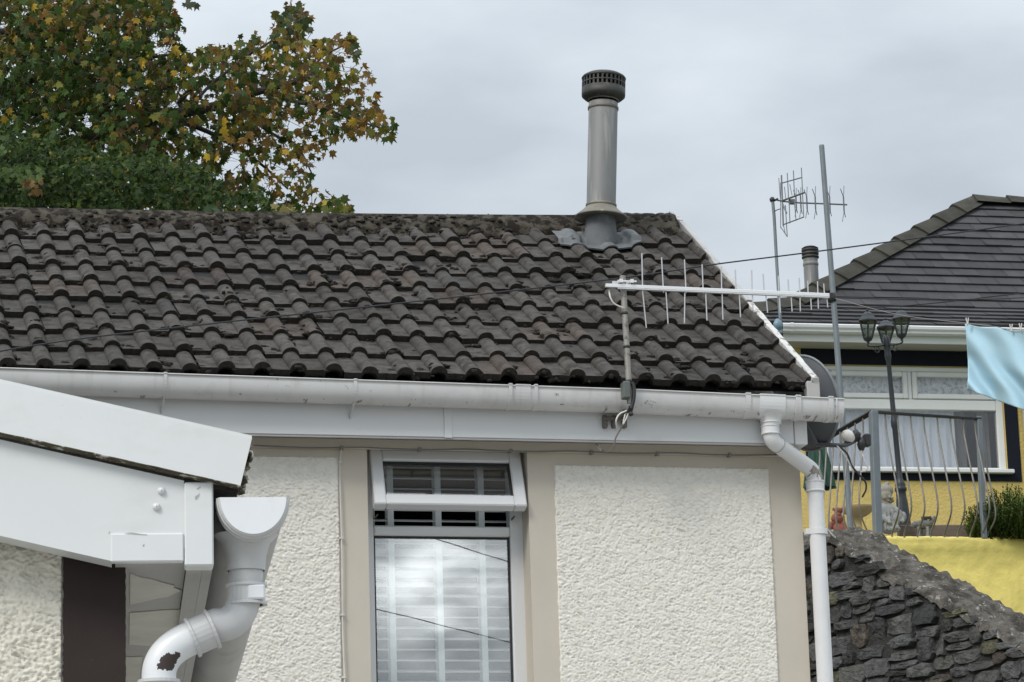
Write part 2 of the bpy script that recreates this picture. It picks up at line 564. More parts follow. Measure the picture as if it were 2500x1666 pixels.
M['cream_upvc'] = mat('offwhite_plastic', (.70, .71, .69), .4, var=.03, vs=3)
M['soffit_far'] = mat('beige_soffit', (.42, .40, .34), .7, var=.04)
M['net'] = mat('white_net_curtain', (.80, .84, .91), .9, var=.03, vs=6, trans=.1)
M['lace'] = mat('lace_curtain', (.74, .76, .78), .9, var=.2, vs=26, dirt=((.22, .25, .28), .52, 22, .1, .8))
M['drape'] = mat('grey_drape', (.20, .20, .19), .9, var=.12, vs=6)
M['iron'] = mat('black_iron', (.025, .026, .029), .5, .2, var=.2, vs=12)
M['lamp_iron'] = mat('dark_lamp_iron', (.026, .030, .034), .45, .2, var=.2, vs=14, dirt=((.02, .022, .025), .55, 14, .15, .7))
M['baluster'] = mat('worn_grey_steel', (.20, .185, .165), .5, .3, var=.25, vs=14, dirt=((.09, .07, .05), .60, 12, .12, .7))
M['lantern_glass'] = glass('lantern_glass', .10, (.55, .58, .56))
M['bulb'] = mat('pale_bulb', (.62, .62, .58), .4)
M['towel'] = mat('pale_blue_cloth', (.41, .60, .695), .95, var=.035, vs=5, bump=.3, bs=160, bdist=.003, trans=.12)
M['peg'] = mat('pale_peg', (.60, .57, .52), .6, var=.2, vs=20)
M['stone'] = mat('dark_rubble_stone', (.085, .083, .080), .93, spec=.2, var=.38, vs=12, bump=1., bs=38, bdist=.02, tint=True, dirt=((.036, .035, .035), .52, 11, .12, .7), spots=((.20, .195, .185), .66, 20, .10, .7), spots2=((.085, .078, .045), .74, 6, .06, .6))
M['mortar'] = mat('dark_mortar', (.034, .032, .030), .95, var=.4, vs=14, bump=.9, bs=40, bdist=.03, spots=((.11, .105, .10), .62, 14, .12, .8))
M['coping'] = mat('lichened_coping', (.115, .104, .090), .95, spec=.15, var=.35, vs=9, bump=1., bs=34, bdist=.03, dirt=((.040, .036, .030), .47, 5, .12, .9), spots=((.40, .385, .355), .58, 16, .09, .8), spots2=((.03, .028, .024), .60, 26, .06, .8))
M['statue'] = mat('weathered_pale_statue', (.27, .28, .285), .85, var=.2, vs=14, bump=.4, bs=60, bdist=.006, dirt=((.13, .13, .125), .52, 16, .12, .75))
M['statue_tan'] = mat('weathered_tan_statue', (.25, .235, .20), .85, var=.2, vs=14, bump=.4, bs=60, bdist=.006, dirt=((.14, .13, .11), .55, 14, .12, .7))
M['redclay'] = mat('faded_red_clay', (.21, .068, .048), .8, var=.2, vs=14, dirt=((.30, .15, .11), .6, 14, .15, .6))
M['greystone'] = mat('grey_stone_ornament', (.15, .15, .15), .85, var=.25, vs=18, dirt=((.34, .35, .35), .60, 14, .12, .7))
M['darkorn'] = mat('dark_ornament', (.03, .03, .03), .7)
M['birdbath'] = mat('tan_birdbath', (.36, .27, .13), .8, var=.12, vs=10, dirt=((.22, .17, .09), .55, 10, .2, .6))
M['sleeper'] = mat('brown_timber', (.17, .135, .11), .85, var=.15, vs=4, stretch=(1, 6, 6))
M['greencloth'] = mat('dark_green_cloth', (.012, .055, .035), .8, var=.2, vs=8)
M['bluebox'] = mat('blue_grey_casing', (.15, .23, .29), .45, var=.1, vs=20)
M['leaf'] = mat('sycamore_leaf', (1, 1, 1), .5, var=.18, vs=9, tint=True, trans=.30, spec=.15)
M['leaf_small'] = mat('ivy_leaf', (1, 1, 1), .6, var=.25, vs=6, tint=True, trans=.22, spec=.12)
M['bark'] = mat('dark_bark', (.040, .034, .028), .9, var=.3, vs=10, bump=.6, bs=30, bdist=.02)
M['added_yard'] = mat('added_concrete_yard', (.30, .285, .265), .9, var=.15, vs=.8, bump=.3, bs=12, bdist=.02, dirt=((.20, .19, .17), .55, .6, .2, .6))
M['grass'] = mat('rough_grass', (.06, .085, .03), .95, var=.4, vs=1.5, bump=.6, bs=8, bdist=.1)
M['paving'] = mat('terrace_paving', (.22, .21, .19), .9, var=.15, vs=2)

# ================================================================== the setting: ground
MAIN = Frame((1.183, 13.369, 0), radians(13.6))


def sstep(a, b, x):
    t = min(1, max(0, (x - a) / (b - a)))
    return t * t * (3 - 2 * t)


def ground_z(x, y):
    z = 3.6 * sstep(12, 25, y) + 3.0 * sstep(30.6, 33.4, y - .4 * (x - 3.3)) - 7.5 * sstep(60, 260, y)
    z += .15 * noise.noise(Vector((x * .15, y * .15, 0)))
    return z


g = MB()
xs = [-3000, -800, -200, -80, -40] + [-24 + 2 * i for i in range(25)] + [40, 80, 200, 800, 3000]
ys = [-3000, -600, -150, -60, -30] + [-12 + 2 * i for i in range(37)] + [70, 90, 130, 200, 300, 800, 3000]
g.grid([[(x, y, ground_z(x, y)) for x in xs] for y in ys], smooth=True)
tag(g.build('ground', M['grass']), None, None, kind='structure')
g = MB()
g.grid([[(x, y, ground_z(x, y) + .02) for x in [-22 + 2 * i for i in range(23)]] for y in [-40, -30, -20] + [-12 + 2 * i for i in range(16)]], smooth=True)
tag(g.build('added_yard', M['added_yard']), None, None, kind='structure')  # unseen grey ground, added to keep green out of the bounced light

# ================================================================== the cottage
cot = thing('cottage', 'low cream roughcast cottage with a mossy brown tiled roof and a steel flue', 'house', MAIN)
H = MAIN.at
WX0, WX1, WZ0, WZ1 = -1.834, -1.168, 2.72, 4.243     # window opening
EAVE_Y, EAVE_Z, RIDGE_Y = -.2, 4.478, 1.75
XL = -5.4                                            # left end of the house


def ridge_z(x):
    x = max(x, -4.0)
    sag = -.012 * sin(min(1, max(0, -x / 3.2)) * pi)
    return 5.722 + .028 * x + sag


def roofp(x, s, h=0.):
    """Point on the roof slope: s metres up from the eave, h above the tile plane."""
    a = atan2(ridge_z(x) - EAVE_Z, RIDGE_Y - EAVE_Y)
    return Vector((x, EAVE_Y + s * cos(a) - h * sin(a), EAVE_Z + s * sin(a) + h * cos(a)))


# walls: front in four pieces round the window, gables, back
w = MB()
WT = 4.55
w.box(XL, WX0, 0, .25, -.5, 4.4)
w.box(WX1, 0, 0, .25, -.5, 4.4)
w.box(WX0, WX1, 0, .25, -.5, WZ0)
w.box(WX0, WX1, 0, .25, WZ1, 4.4)
w.box(XL, XL + .25, .25, 3.3, -.5, 4.4)
w.box(-.25, 0, .25, 3.3, -.5, 4.4)
w.box(XL, 0, 3.3, 3.55, -.5, 4.4)
for x0 in (XL, -.25):
    w.prism([(x0, .05, 4.4), (x0, 3.5, 4.4), (x0, RIDGE_Y, 5.55)], (.25, 0, 0))
w.build('wall', M['beige'], cot)
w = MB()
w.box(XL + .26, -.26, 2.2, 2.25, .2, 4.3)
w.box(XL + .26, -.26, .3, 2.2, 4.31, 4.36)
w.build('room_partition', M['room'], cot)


def roughcast(x0, x1, z0, z1, y, step, amp, seed, fr=98.):
    """A dashed-render panel: a real relief, with a ragged border."""
    m = MB()
    nx, nz_ = int((x1 - x0) / step), int((z1 - z0) / step)
    rows = []
    for j in range(nz_ + 1):
        r = []
        for i in range(nx + 1):
            x, z = x0 + (x1 - x0) * i / nx, z0 + (z1 - z0) * j / nz_
            p = Vector((x * fr * .66, z * fr * 1.2 + x * fr * .12, seed))
            wv = noise.noise(p * .45) * 1.3
            a = noise.noise(p + Vector((wv, -wv, 0)))
            b2 = noise.noise(p * 2.1 + Vector((3, 1, 7)))
            h = amp * (1.15 - 1.9 * abs(a) + .5 * b2 + .22 * noise.noise(p * 4.3))
            ed = min(i, nx - i, nz_ - j)
            jx = jz = 0
            if ed == 0:
                h = -.004
                q = noise.noise(Vector((x * 40, z * 40, 3))) * .005
                jx, jz = (q if i in (0, nx) else 0), (q if j == nz_ else 0)
            r.append((x + jx, y - .004 - max(-.003, h) if ed else y + .002, z + jz))
        rows.append(r)
    m.grid(rows, smooth=True)
    return m


pr = H(1877, 1145)
roughcast(-1.058, -.137, 3.12, 4.176, 0, .0038, .0046, 1.).build('roughcast_panel', M['roughcast'], cot)
roughcast(-2.45, -1.952, 3.12, 4.192, 0, .0038, .0046, 5.).build('roughcast_panel', M['roughcast'], cot)
lowp = MB()
lowp.box(-1.058, -.137, -.008, .004, .3, 3.119)
lowp.box(-5.2, -1.952, -.008, .004, .3, 3.119)
lowp.box(-5.2, -2.451, -.008, .004, 3.12, 4.192)
lowp.build('lower_roughcast', M['roughcast'], cot)

# window frame, transom, hung-open top sash
FY = .118
fw = MB()
a = H(1262, 1290, FY)
TZ0, TZ1 = H(1080, 1309, FY).z, H(1080, 1285, FY).z       # transom
fw.box(WX0 - .02, WX0 + .045, FY, FY + .07, WZ0, WZ1, .004)
fw.box(WX1 - .052, WX1 + .02, FY, FY + .07, WZ0, WZ1, .004)
fw.box(WX0 + .0455, WX1 - .0525, FY + .001, FY + .069, WZ1 - .035, WZ1 + .01, .004)
fw.box(WX0 + .0455, WX1 - .0525, FY - .004, FY + .066, TZ0, TZ1, .006)
fw.box(WX0 + .0455, WX1 - .0525, FY, FY + .07, WZ0, WZ0 + .06, .004)
win = fw.build('window', M['upvc_clean'], cot)
# bead round the lower pane and black gasket
GX0, GX1, GZ0, GZ1 = WX0 + .047, WX1 - .054, WZ0 + .062, TZ0 - .002
sb = MB()
for b in ((GX0, GX0 + .006, GZ0, GZ1), (GX1 - .006, GX1, GZ0, GZ1), (GX0 + .006, GX1 - .006, GZ0, GZ0 + .006), (GX0 + .006, GX1 - .006, GZ1 - .006, GZ1)):
    sb.box(b[0], b[1], FY + .016, FY + .03, b[2], b[3])
sb.build('gasket', M['seal'], win)
gl = MB()
gl.box(GX0 + .002, GX1 - .002, FY + .022, FY + .026, GZ0 + .002, GZ1 - .002)
gl.build('pane', M['pane'], win)
# sash, hinged at the top, bottom swung out
SW0, SW1 = -1.812, -1.182
sh_top, sh_h = 4.222, .262
sa = radians(-22)


def sm_(x, y, z):
    """sash local: z down from hinge, y outward thickness"""
    p = Matrix.Rotation(sa, 4, 'X') @ Vector((0, y, -z))
    return Vector((x, FY - .012 + p.y, sh_top + p.z))


sash_m = Matrix.Translation((0, FY - .012, sh_top)) @ Matrix.Rotation(sa, 4, 'X')
ss = MB()
fwid = .050
ss.box(SW0, SW0 + fwid, -.05, 0, -sh_h, 0, .005, sash_m)
ss.box(SW1 - fwid, SW1, -.05, 0, -sh_h, 0, .005, sash_m)
ss.box(SW0 + fwid, SW1 - fwid, -.0495, 0, -fwid, -.0005, .005, sash_m)
ss.box(SW0 + fwid, SW1 - fwid, -.0495, 0, -sh_h + .0005, -sh_h + fwid, .005, sash_m)
ss.build('sash', M['upvc_clean'], win)
ss = MB()
for b in ((SW0 + fwid, SW0 + fwid + .005, -sh_h + fwid, -fwid), (SW1 - fwid - .005, SW1 - fwid, -sh_h + fwid, -fwid),
          (SW0 + fwid + .005, SW1 - fwid - .005, -fwid - .005, -fwid), (SW0 + fwid + .005, SW1 - fwid - .005, -sh_h + fwid, -sh_h + fwid + .005)):
    ss.box(b[0], b[1], -.036, -.01, b[2], b[3], 0, sash_m)
ss.build('sash_gasket', M['seal'], win)
ss = MB()
ss.box(SW0 + fwid + .001, SW1 - fwid - .001, -.028, -.024, -sh_h + fwid + .001, -fwid - .001, 0, sash_m)
ss.build('sash_pane', M['pane_sash'], win)
for x in (SW0 + .03, SW1 - .03):
    sy = MB()
    sy.tube([(x, FY + .01, TZ1 + .03), (x, FY - .05, TZ1 + .035)], .004, 6)
    sy.build('stay', M['bracket'], win)
sil = MB()
sil.box(WX0 - .03, WX1 + .03, -.07, FY, WZ0 - .05, WZ0 - .001, .006)
sil.build('sill', M['upvc'], win)

# blind inside
bl = thing('venetian_blind', 'white slatted blind with wide tapes behind the cottage window', 'blind', MAIN)
BY = FY + .11
s_ = MB()
zz = 4.2
k = 0
while zz > WZ0 + .02:
    t = radians(15 + 2 * sin(k * 1.7) + 28 * sstep(3.64, 3.80, zz) * (1 - sstep(3.87, 3.91, zz)))
    mm = Matrix.Translation((0, BY, zz)) @ Matrix.Rotation(t, 4, 'X')
    s_.box(GX0 - .02, GX1 + .02, -.025, .025, -.002, .002, 0, mm)
    zz -= .0443
    k += 1
s_.build('slats', M['slat'], bl)
for u in (958, 1075, 1181):
    x = H(u, 1450, BY - .03).x
    t_ = MB()
    t_.box(x - .0125, x + .0125, BY - .029, BY - .027, WZ0 + .02, 4.215)
    t_.box(x - .0125, x + .0125, BY + .027, BY + .029, WZ0 + .02, 4.215)
    t_.build('tape', M['tape'], bl)
t_ = MB()
t_.box(GX0 - .02, GX1 + .02, BY - .034, BY + .03, 4.216, 4.25)
t_.build('headrail', M['slat'], bl)
t_ = MB()
cx = H(918, 1500, BY - .035).x
t_.tube([(cx, BY - .034, 4.2), (cx, BY - .034, 3.60)], .0018, 5)
t_.lathe([(.001, .03), (.006, .02), (.008, 0), (.001, -.004)], (cx, BY - .034, 3.575), 8)
t_.build('cord', M['tape'], bl)

# soffit and fascia
FASY = -.135
fz0 = H(1300, 1075, FASY).z
fz0 = H(1000, 1066, FASY).z
fas = MB()
fx1 = H(1972, 1095, FASY).x
fas.box(XL, fx1 - .0565, FASY, FASY + .018, fz0, 4.46, .002)
fas.build('fascia', M['upvc_clean'], cot)
fas = MB()
fas.box(fx1 - .055, fx1, FASY - .005, FASY + .12, fz0 - .003, 4.445, .003)
fas.build('fascia_end_box', M['upvc'], cot)
jx = H(1094, 1040, FASY).x
fas = MB()
fas.box(jx - .017, jx + .017, FASY - .005, FASY - .0004, fz0 - .004, 4.44, .002)
fas.build('fascia_joint_cover', M['upvc'], cot)
sf = MB()
sf.box(XL, fx1 - .057, FASY + .019, -.001, fz0 + .012, fz0 + .022)
sf.box(XL, fx1 - .057, FASY + .004, FASY + .017, fz0 - .008, fz0 - .001)
sf.build('soffit', M['soffit'], cot)
sf = MB()
sf.box(XL, 0, -.022, -.001, fz0 - .030, fz0 + .011, .002)
sf.build('wall_head', M['beige'], cot)

# roof tiles
ROLL_P = .1435
C0 = -2.862
RW, RH = .0335, .027


def prof(x):
    d = ((x - C0 + ROLL_P / 2) % ROLL_P) - ROLL_P / 2
    a = abs(d)
    if a < RW:
        return RH * (1 - (a / RW) ** 2.1) ** .56
    return 0.


GA = .237
rt = MB()
x_seam0 = C0 + RW + .006
TW = 2 * ROLL_P
rng = random.Random(3)
n_r = int((x_seam0 - XL) / TW) + 1
xs_t = [x_seam0 + TW * i for i in range(-n_r, 12)]
for kcourse in range(9):
    s0 = kcourse * GA + (rng.random() - .5) * .004
    for xa in xs_t:
        xb = min(xa + TW, -.004)
        if xa > -.03 or xb - xa < .02:
            continue
        dh = rng.gauss(0, .0032)
        ds = rng.gauss(0, .006) + (-.022 if rng.random() < .03 else 0)
        tl = rng.gauss(0, .013)
        tint = .80 + .36 * rng.random()
        rr = rng.random()
        tc_ = (tint * 1.0, tint, tint)
        if rr < .16:
            tc_ = (tint * 1.10, tint * 1.0, tint * .95)
        elif rr < .24:
            tc_ = (tint * .82, tint * .84, tint * .86)
        ln = .29 if kcourse < 8 else .27
        ny = 6
        brk = [xa]
        kr = floor((xa - C0) / ROLL_P)
        for q in range(5):
            for e in (-RW, RW):
                bx = C0 + ROLL_P * (kr + q) + e
                if xa + .004 < bx < xb - .004:
                    brk.append(bx)
        brk.append(xb)
        a = atan2(ridge_z((xa + xb) / 2) - EAVE_Z, RIDGE_Y - EAVE_Y)
        dn, fw_v = Vector((0, sin(a), -cos(a))), Vector((0, cos(a), sin(a)))
        for b0, b1 in zip(brk, brk[1:]):
            mid = prof((b0 + b1) / 2) > .001
            n_ = 16 if mid else 8
            rows = []
            for j in range(ny + 1):
                s = ln * j / ny
                row = []
                for i in range(n_ + 1):
                    u_ = i / n_
                    if mid:
                        u_ = .5 - .5 * cos(pi * u_)
                    x = b0 + (b1 - b0) * u_
                    nn = noise.noise(Vector((x * 23, (s0 + s) * 23, kcourse * 3.1))) * .0016 + noise.noise(Vector((x * 70, (s0 + s) * 70, kcourse))) * .0008
                    chip = 0
                    if j == 0:
                        chip = max(0, noise.noise(Vector((x * 31, kcourse * 9.1, 5)))) * .010
                    ph = prof(x)
                    if mid and ph > 0:
                        ph += .0015
                    row.append(roofp(x, s0 + ds + s + chip, ph + dh + tl * (x - xa - TW / 2) - .022 * s / GA + nn + .023))
                rows.append(row)
            rt.grid(rows, smooth=True, mi=0, col=tc_)
            lip = []
            for i, p in enumerate(rows[0]):
                x = p.x
                th_ = .0265 + .005 * noise.noise(Vector((x * 60, kcourse, 1))) + .004 * noise.noise(Vector((x * 150, kcourse, 4)))
                lip.append(p + dn * th_ + fw_v * .003)
            rt.grid([lip, rows[0]], smooth=True, mi=1)
            rt.grid([[p + Vector((0, .05, 0)) for p in lip], lip], smooth=True, mi=1)
        sd = [r[-1] for r in rows]
        rt.grid([sd, [p + dn * .02 for p in sd]], smooth=False, mi=1)
# under-layer and back slope
rt.add([roofp(XL, .03, -.03), roofp(-.02, .03, -.03), roofp(-.02, 2.25, -.03), roofp(XL, 2.25, -.03)], [(0, 1, 2, 3)], mi=2)
back = [(XL, RIDGE_Y - .05, ridge_z(XL) - .03), (0.02, RIDGE_Y - .05, ridge_z(0) - .03), (0.02, 3.75, 4.4), (XL, 3.75, 4.4)]
rt.add(back, [(0, 1, 2, 3)][::1], mi=0, col=(.9, .9, .9))
rt.add([Vector(p) - Vector((0, 0, .03)) for p in back], [(3, 2, 1, 0)], mi=2)
roof = rt.build('roof', [M['tile'], M['lip'], M['felt']], cot)

# eaves filler under the first course
ev = MB()
ev.box(XL, -.02, EAVE_Y + .015, EAVE_Y + .055, 4.40, 4.448)
ev.build('eaves_strip', M['felt'], roof)

# ridge tiles
rd = MB()
x = XL
k = 0
rng = random.Random(11)
while x < -.01:
    L_ = min(.42, -.0 - x)
    dz, tl = rng.gauss(0, .004), rng.gauss(0, .010)
    tint = .85 + .3 * rng.random()
    rows = []
    nseg = 26
    for i in range(nseg + 1):
        xx = x + L_ * i / nseg
        row = []
        for j in range(19):
            an = radians(-98 + 196 * j / 18)
            rad = .116 + .012 * noise.noise(Vector((xx * 9, an * 3, k))) + .010 * noise.noise(Vector((xx * 40, an * 9, k + 5)))
            if i in (0, nseg):
                rad -= .006
            row.append((xx, RIDGE_Y - .035 + rad * sin(an) * 1.05, ridge_z(xx) - .113 + dz + tl * (xx - x - .2) + rad * cos(an) * 1.0 + .012))
        rows.append(row)
    rd.grid(rows, smooth=True, col=(tint, tint, tint * .97))
    x += L_ + .004
    k += 1
# mortar bedding under the front edge, filling the pans of the top course
rows = []
for i in range(261):
    xx = XL + (-.01 - XL) * i / 260
    q = noise.noise(Vector((xx * 17, 2, 2)))
    rows.append([roofp(xx, 2.235, .06), roofp(xx, 2.165 + .014 * q, .048 + .01 * q), roofp(xx, 2.105 + .024 * q, max(.016, prof(xx) + .006 - .03)), roofp(xx, 2.09 + .024 * q, -.02)])
rd.grid(rows, smooth=True, col=(.8, .78, .74))
ridge = rd.build('ridge', M['ridge'], roof)

# moss
mo = MB()
rng = random.Random(21)


def moss_clump(x, s, r, h0=0.):
    for q in range(rng.randint(2, 4)):
        xx, ss = x + rng.gauss(0, r * .8), s + rng.gauss(0, r * .55)
        rr = r * rng.uniform(.45, .95)
        p = roofp(xx, ss, (prof(xx) if q else prof(x)) + .019 + h0)
        mo.blob(p, (rr * rng.uniform(.9, 1.6), rr * rng.uniform(.7, 1.1), rr * rng.uniform(.5, .85)), 2, .8, 2.8, rng.random() * 50)


for i in range(900):
    kc = rng.randrange(9)
    x = rng.uniform(-3.5, -.03)
    if rng.random() < .75:
        d = rng.choice((-1, 1)) * rng.uniform(RW * .95, RW * 1.45)
        x = C0 + ROLL_P * round((x - C0) / ROLL_P) + d
    if x > -.03:
        continue
    s = kc * GA + (rng.uniform(.02, .05) if rng.random() < .5 else rng.uniform(.05, .2))
    dens = .35 + .55 * (noise.noise(Vector((x * 1.6, kc * .5, 3))) + .5)
    if rng.random() > dens:
        continue
    moss_clump(x, s, rng.choice((.005, .006, .007, .010, .013, .017)) * (1.1 if kc < 8 else 1.3), -.019 * (s - kc * GA) / GA)
for i in range(420):                       # ragged lumps hanging on the lower edges
    kc = rng.randrange(9)
    x = rng.uniform(-3.5, -.03)
    r = rng.uniform(.004, .009)
    p = roofp(x, kc * GA - .001, prof(x) + .019 - rng.uniform(.004, .026))
    mo.blob(p, (r * rng.uniform(1, 2.2), r * .7, r * rng.uniform(.7, 1.2)), 2, .8, 2.8, rng.random() * 50)
for i in range(420):                       # along the crest
    x = rng.uniform(-3.5, -.03)
    if noise.noise(Vector((x * 1.9, 4, 9))) < rng.uniform(-.45, .35):
        continue
    an = radians(rng.uniform(-12, 14))
    r = rng.uniform(.005, .013)
    mo.blob((x, RIDGE_Y - .035 + .119 * sin(an) * 1.05, ridge_z(x) - .101 + .117 * cos(an)), (r * rng.uniform(1, 2), r, r * rng.uniform(.5, .9)), 2, .8, 3., rng.random() * 50)
for i in range(1000):                       # thick along the ridge bedding and on the ridge
    x = rng.uniform(-3.5, -.03)
    if noise.noise(Vector((x * 2.3, 8, 3))) < rng.uniform(-.5, .3):
        continue
    if rng.random() < .5:
        moss_clump(x, rng.uniform(2.03, 2.13), rng.uniform(.005, .014), -.016)
    else:
        an = radians(rng.uniform(-80, 6))
        mo.blob((x, RIDGE_Y - .035 + .119 * sin(an) * 1.05, ridge_z(x) - .101 + .119 * cos(an)), (rng.uniform(.006, .018), rng.uniform(.005, .014), rng.uniform(.004, .011)), 2, .8, 3., rng.random() * 50)
mo = mo.build('moss', M['moss'], roof)
mo['kind'] = 'stuff'

# verge trim, in worn lengths
VX0, VX1 = -.001, .029
vg = [(0.0, .98, 0), (1.0, 1.60, 1), (1.56, 2.22, 1), (2.2, 2.345, 0)]
for i, (sa_, sb_, g_) in enumerate(vg):
    v_ = MB()
    rows = []
    n_ = 26
    for j in range(n_ + 1):
        s = sa_ + (sb_ - sa_) * j / n_
        q = .004 * noise.noise(Vector((s * 14, i, 2))) + (.006 if i == 2 else 0)
        x0, x1 = VX0 + q + .003 * i * (i < 3), VX1 + q + .002 * noise.noise(Vector((s * 30, i, 7)))
        t_ = .046 + .004 * (i % 2)
        pts = [roofp(x0, s, -.02), roofp(x0, s, t_ - .003), roofp(x0 + .003, s, t_), roofp(x1 - .003, s, t_ - .002), roofp(x1, s, t_ - .006), roofp(x1, s, -.10)]
        # roofp twists with x; keep the trim on one plane
        rows.append(pts)
    v_.grid(rows, smooth=False)
    for r in (rows[0], rows[-1]):
        v_.add(r, [tuple(range(6))])
    v_.build('verge_trim', M['verge_grey'] if g_ else M['verge'], roof)
v_ = MB()
v_.box(-.022, .034, EAVE_Y - .012, EAVE_Y + .03, 4.40, 4.505, .004)
v_.build('verge_end', M['soffit'], roof)

# gutter
gy = -.185
GR = .058


def gut_z(x):
    a = H(400, 914, gy - GR).z
    b = H(1545, 953, gy - GR).z
    c = H(2030, 975, gy - GR).z
    xa, xb, xc = -2.68, -.76, .12
    if x < xb:
        return a + (b - a) * (x - xa) / (xb - xa)
    return b + (c - b) * (x - xb) / (xc - xb)


def gut_profile(r, depth, x, z, y=gy, n=20, thick=.0035):
    o, i_ = [], []
    for j in range(n + 1):
        an = pi * j / n
        yy, zz_ = -cos(an), -sin(an)
        sq = 1.0 / max(abs(yy) ** 2.6 + abs(zz_) ** 2.6, 1e-6) ** (1 / 2.6)
        o.append(Vector((x, y + r * yy * sq, z + depth * zz_ * sq)))
        i_.append(Vector((x, y + (r - thick) * yy * sq, z + (depth - thick) * zz_ * sq)))
    rim = [o[0] + Vector((0, -.003, 0)), o[0] + Vector((0, -.003, .005)), i_[0] + Vector((0, .004, .005)), i_[0] + Vector((0, .004, -.002))]
    return o[::-1] + rim + i_[1:]


GD = .083
gt = MB()
gxs = [XL, -4, -3.2, -2.6, -2, -1.4, -.76, -.3, .125]
gt.grid([gut_profile(GR, GD, x, gut_z(x)) for x in gxs], smooth=True)
gutter = gt.build('gutter', M['upvc_gutter'], cot)


def gut_ring(u, wid, extra, name, m='upvc_gutter', d=0.):
    x = H(u, 940, gy - GR).x
    r_ = MB()
    prs = []
    for xx, e in ((x - wid / 2, 0), (x - wid / 2, extra), (x + wid / 2, extra), (x + wid / 2, 0)):
        prs.append([p for p in gut_profile(GR + e + .0006, GD + e + .0006, xx, gut_z(xx) + .002 + e * .4, thick=.004 + e)])
    r_.grid(prs, smooth=False)
    r_.build(name, M[m], gutter)
    return x


for u in (1246, 1308):
    gut_ring(u, .014, .006, 'union_ridge')
gut_ring(1277, .062, .0025, 'union')
for u in (404, 868):
    x = gut_ring(u, .014, .0025, 'clip')
    b_ = MB()
    z_ = gut_z(x) - GD
    b_.tube(smooth_path([(x, gy - .02, z_ - .002), (x - .002, gy + .02, z_ - .02), (x - .004, FASY - .006, z_ - .035), (x - .004, FASY - .004, z_ - .05)], 4), .0045, 6)
    b_.build('bracket', M['upvc_gutter'], gutter)
gut_ring(1825, .022, .006, 'socket')
gut_ring(1947, .022, .006, 'socket')
gut_ring(1885, .11, .003, 'outlet_body', 'upvc')
gut_ring(2026, .02, .007, 'end_socket')
xe = H(2044, 980, gy - GR).x
c_ = MB()
pr_ = gut_profile(GR + .004, GD + .004, xe, gut_z(xe) + .002)[:21]
c_.prism([p for p in pr_], (-.006, 0, 0))
c_.build('stop_end', M['upvc_gutter'], gutter)

# downpipe with its swan neck
R_P = .0335
ox = H(1881, 1010, gy).x
oz = gut_z(ox) - GD
dp = MB()
pA = Vector((ox, gy, oz + .012))
pB = Vector(H(1882, 1074, gy))
low_y = -.045
pC = Vector(H(1988, 1152, low_y))
pD = Vector(H(1985, 1190, low_y))
pD.x = pC.x + .004
pE = Vector((pC.x + .004, low_y, .1))
dd = (pC - pB).normalized()
path = [pA, pB + Vector((0, 0, .035))] + arc(pB + Vector((0, 0, .033)), pB + Vector((0, 0, -.006)), pB + dd * .045, 8) + arc(pC - dd * .05, pC + Vector((0, 0, .004)), pC - Vector((0, 0, .04)), 8) + [pE]
dp.tube(path, R_P, 20, caps=True)
pipe = dp.build('downpipe', M['upvc_pipe'], cot)


def pipe_ring(a, b, r0, name, m=None, lip=.003, parent=None):
    a, b = Vector(a), Vector(b)
    d = b - a
    L_ = d.length
    o = MB()
    o.lathe([(r0 - .004, 0), (r0 + lip, 0), (r0 + lip, L_ * .12), (r0, L_ * .16), (r0, L_ * .84), (r0 + lip, L_ * .88), (r0 + lip, L_), (r0 - .004, L_)], a, 24, smooth=False, axis=d)
    return o.build(name, m or M['upvc_pipe'], parent or pipe)


pipe_ring(pA - Vector((0, 0, .0)), pA - Vector((0, 0, .03)), R_P + .008, 'outlet_spout', M['upvc'], lip=.003)
pipe_ring(pB + Vector((0, 0, .058)), pB + Vector((0, 0, .022)), R_P + .004, 'socket', M['upvc'])
o_ = MB()
o_.lathe([(R_P + .030, .014), (R_P + .016, 0), (R_P + .009, -.016), (R_P + .006, -.034)], (ox, gy, oz + .006), 24)
o_.build('outlet_flare', M['upvc'], pipe)
pipe_ring(pB + dd * .047, pB + dd * .053, R_P + .0016, 'joint', M['soffit'], lip=.0)
pipe_ring(pC - Vector((0, 0, .04)), pC - Vector((0, 0, .085)), R_P + .004, 'socket')
cz = H(1985, 1299, low_y).z
o_ = MB()
o_.lathe([(R_P, -.012), (R_P + .005, -.012), (R_P + .005, .012), (R_P, .012)], (pE.x, low_y, cz), 24, smooth=False)
o_.box(pE.x - R_P - .022, pE.x - R_P + .004, low_y - .012, low_y + .02, cz - .012, cz + .012, .002)
o_.build('clip', M['upvc'], pipe)
# grime at the elbow is in the gutter plastic; a cut white wire hangs beside the pipe
o_ = MB()
o_.tube(smooth_path([H(2006, 1278, 0), H(2020, 1292, -.02), H(2032, 1306, -.03), H(2040, 1313, -.02)], 5), .0028, 6)
o_.build('loose_wire', M['cable_white'], cot)
# grime on the swan neck elbow and along the gutter


def grime(rows, name, parent, keep):
    o = MB()
    for i in range(len(rows) - 1):
        for j in range(len(rows[0]) - 1):
            q = [rows[i][j], rows[i][j + 1], rows[i + 1][j + 1], rows[i + 1][j]]
            c = (q[0] + q[2]) / 2
            if keep(c, i / len(rows), j / len(rows[0])):
                o.add(q, [(0, 1, 2, 3)], True)
    if o.f:
        o.build(name, M['grime'], parent)['kind'] = 'stuff'


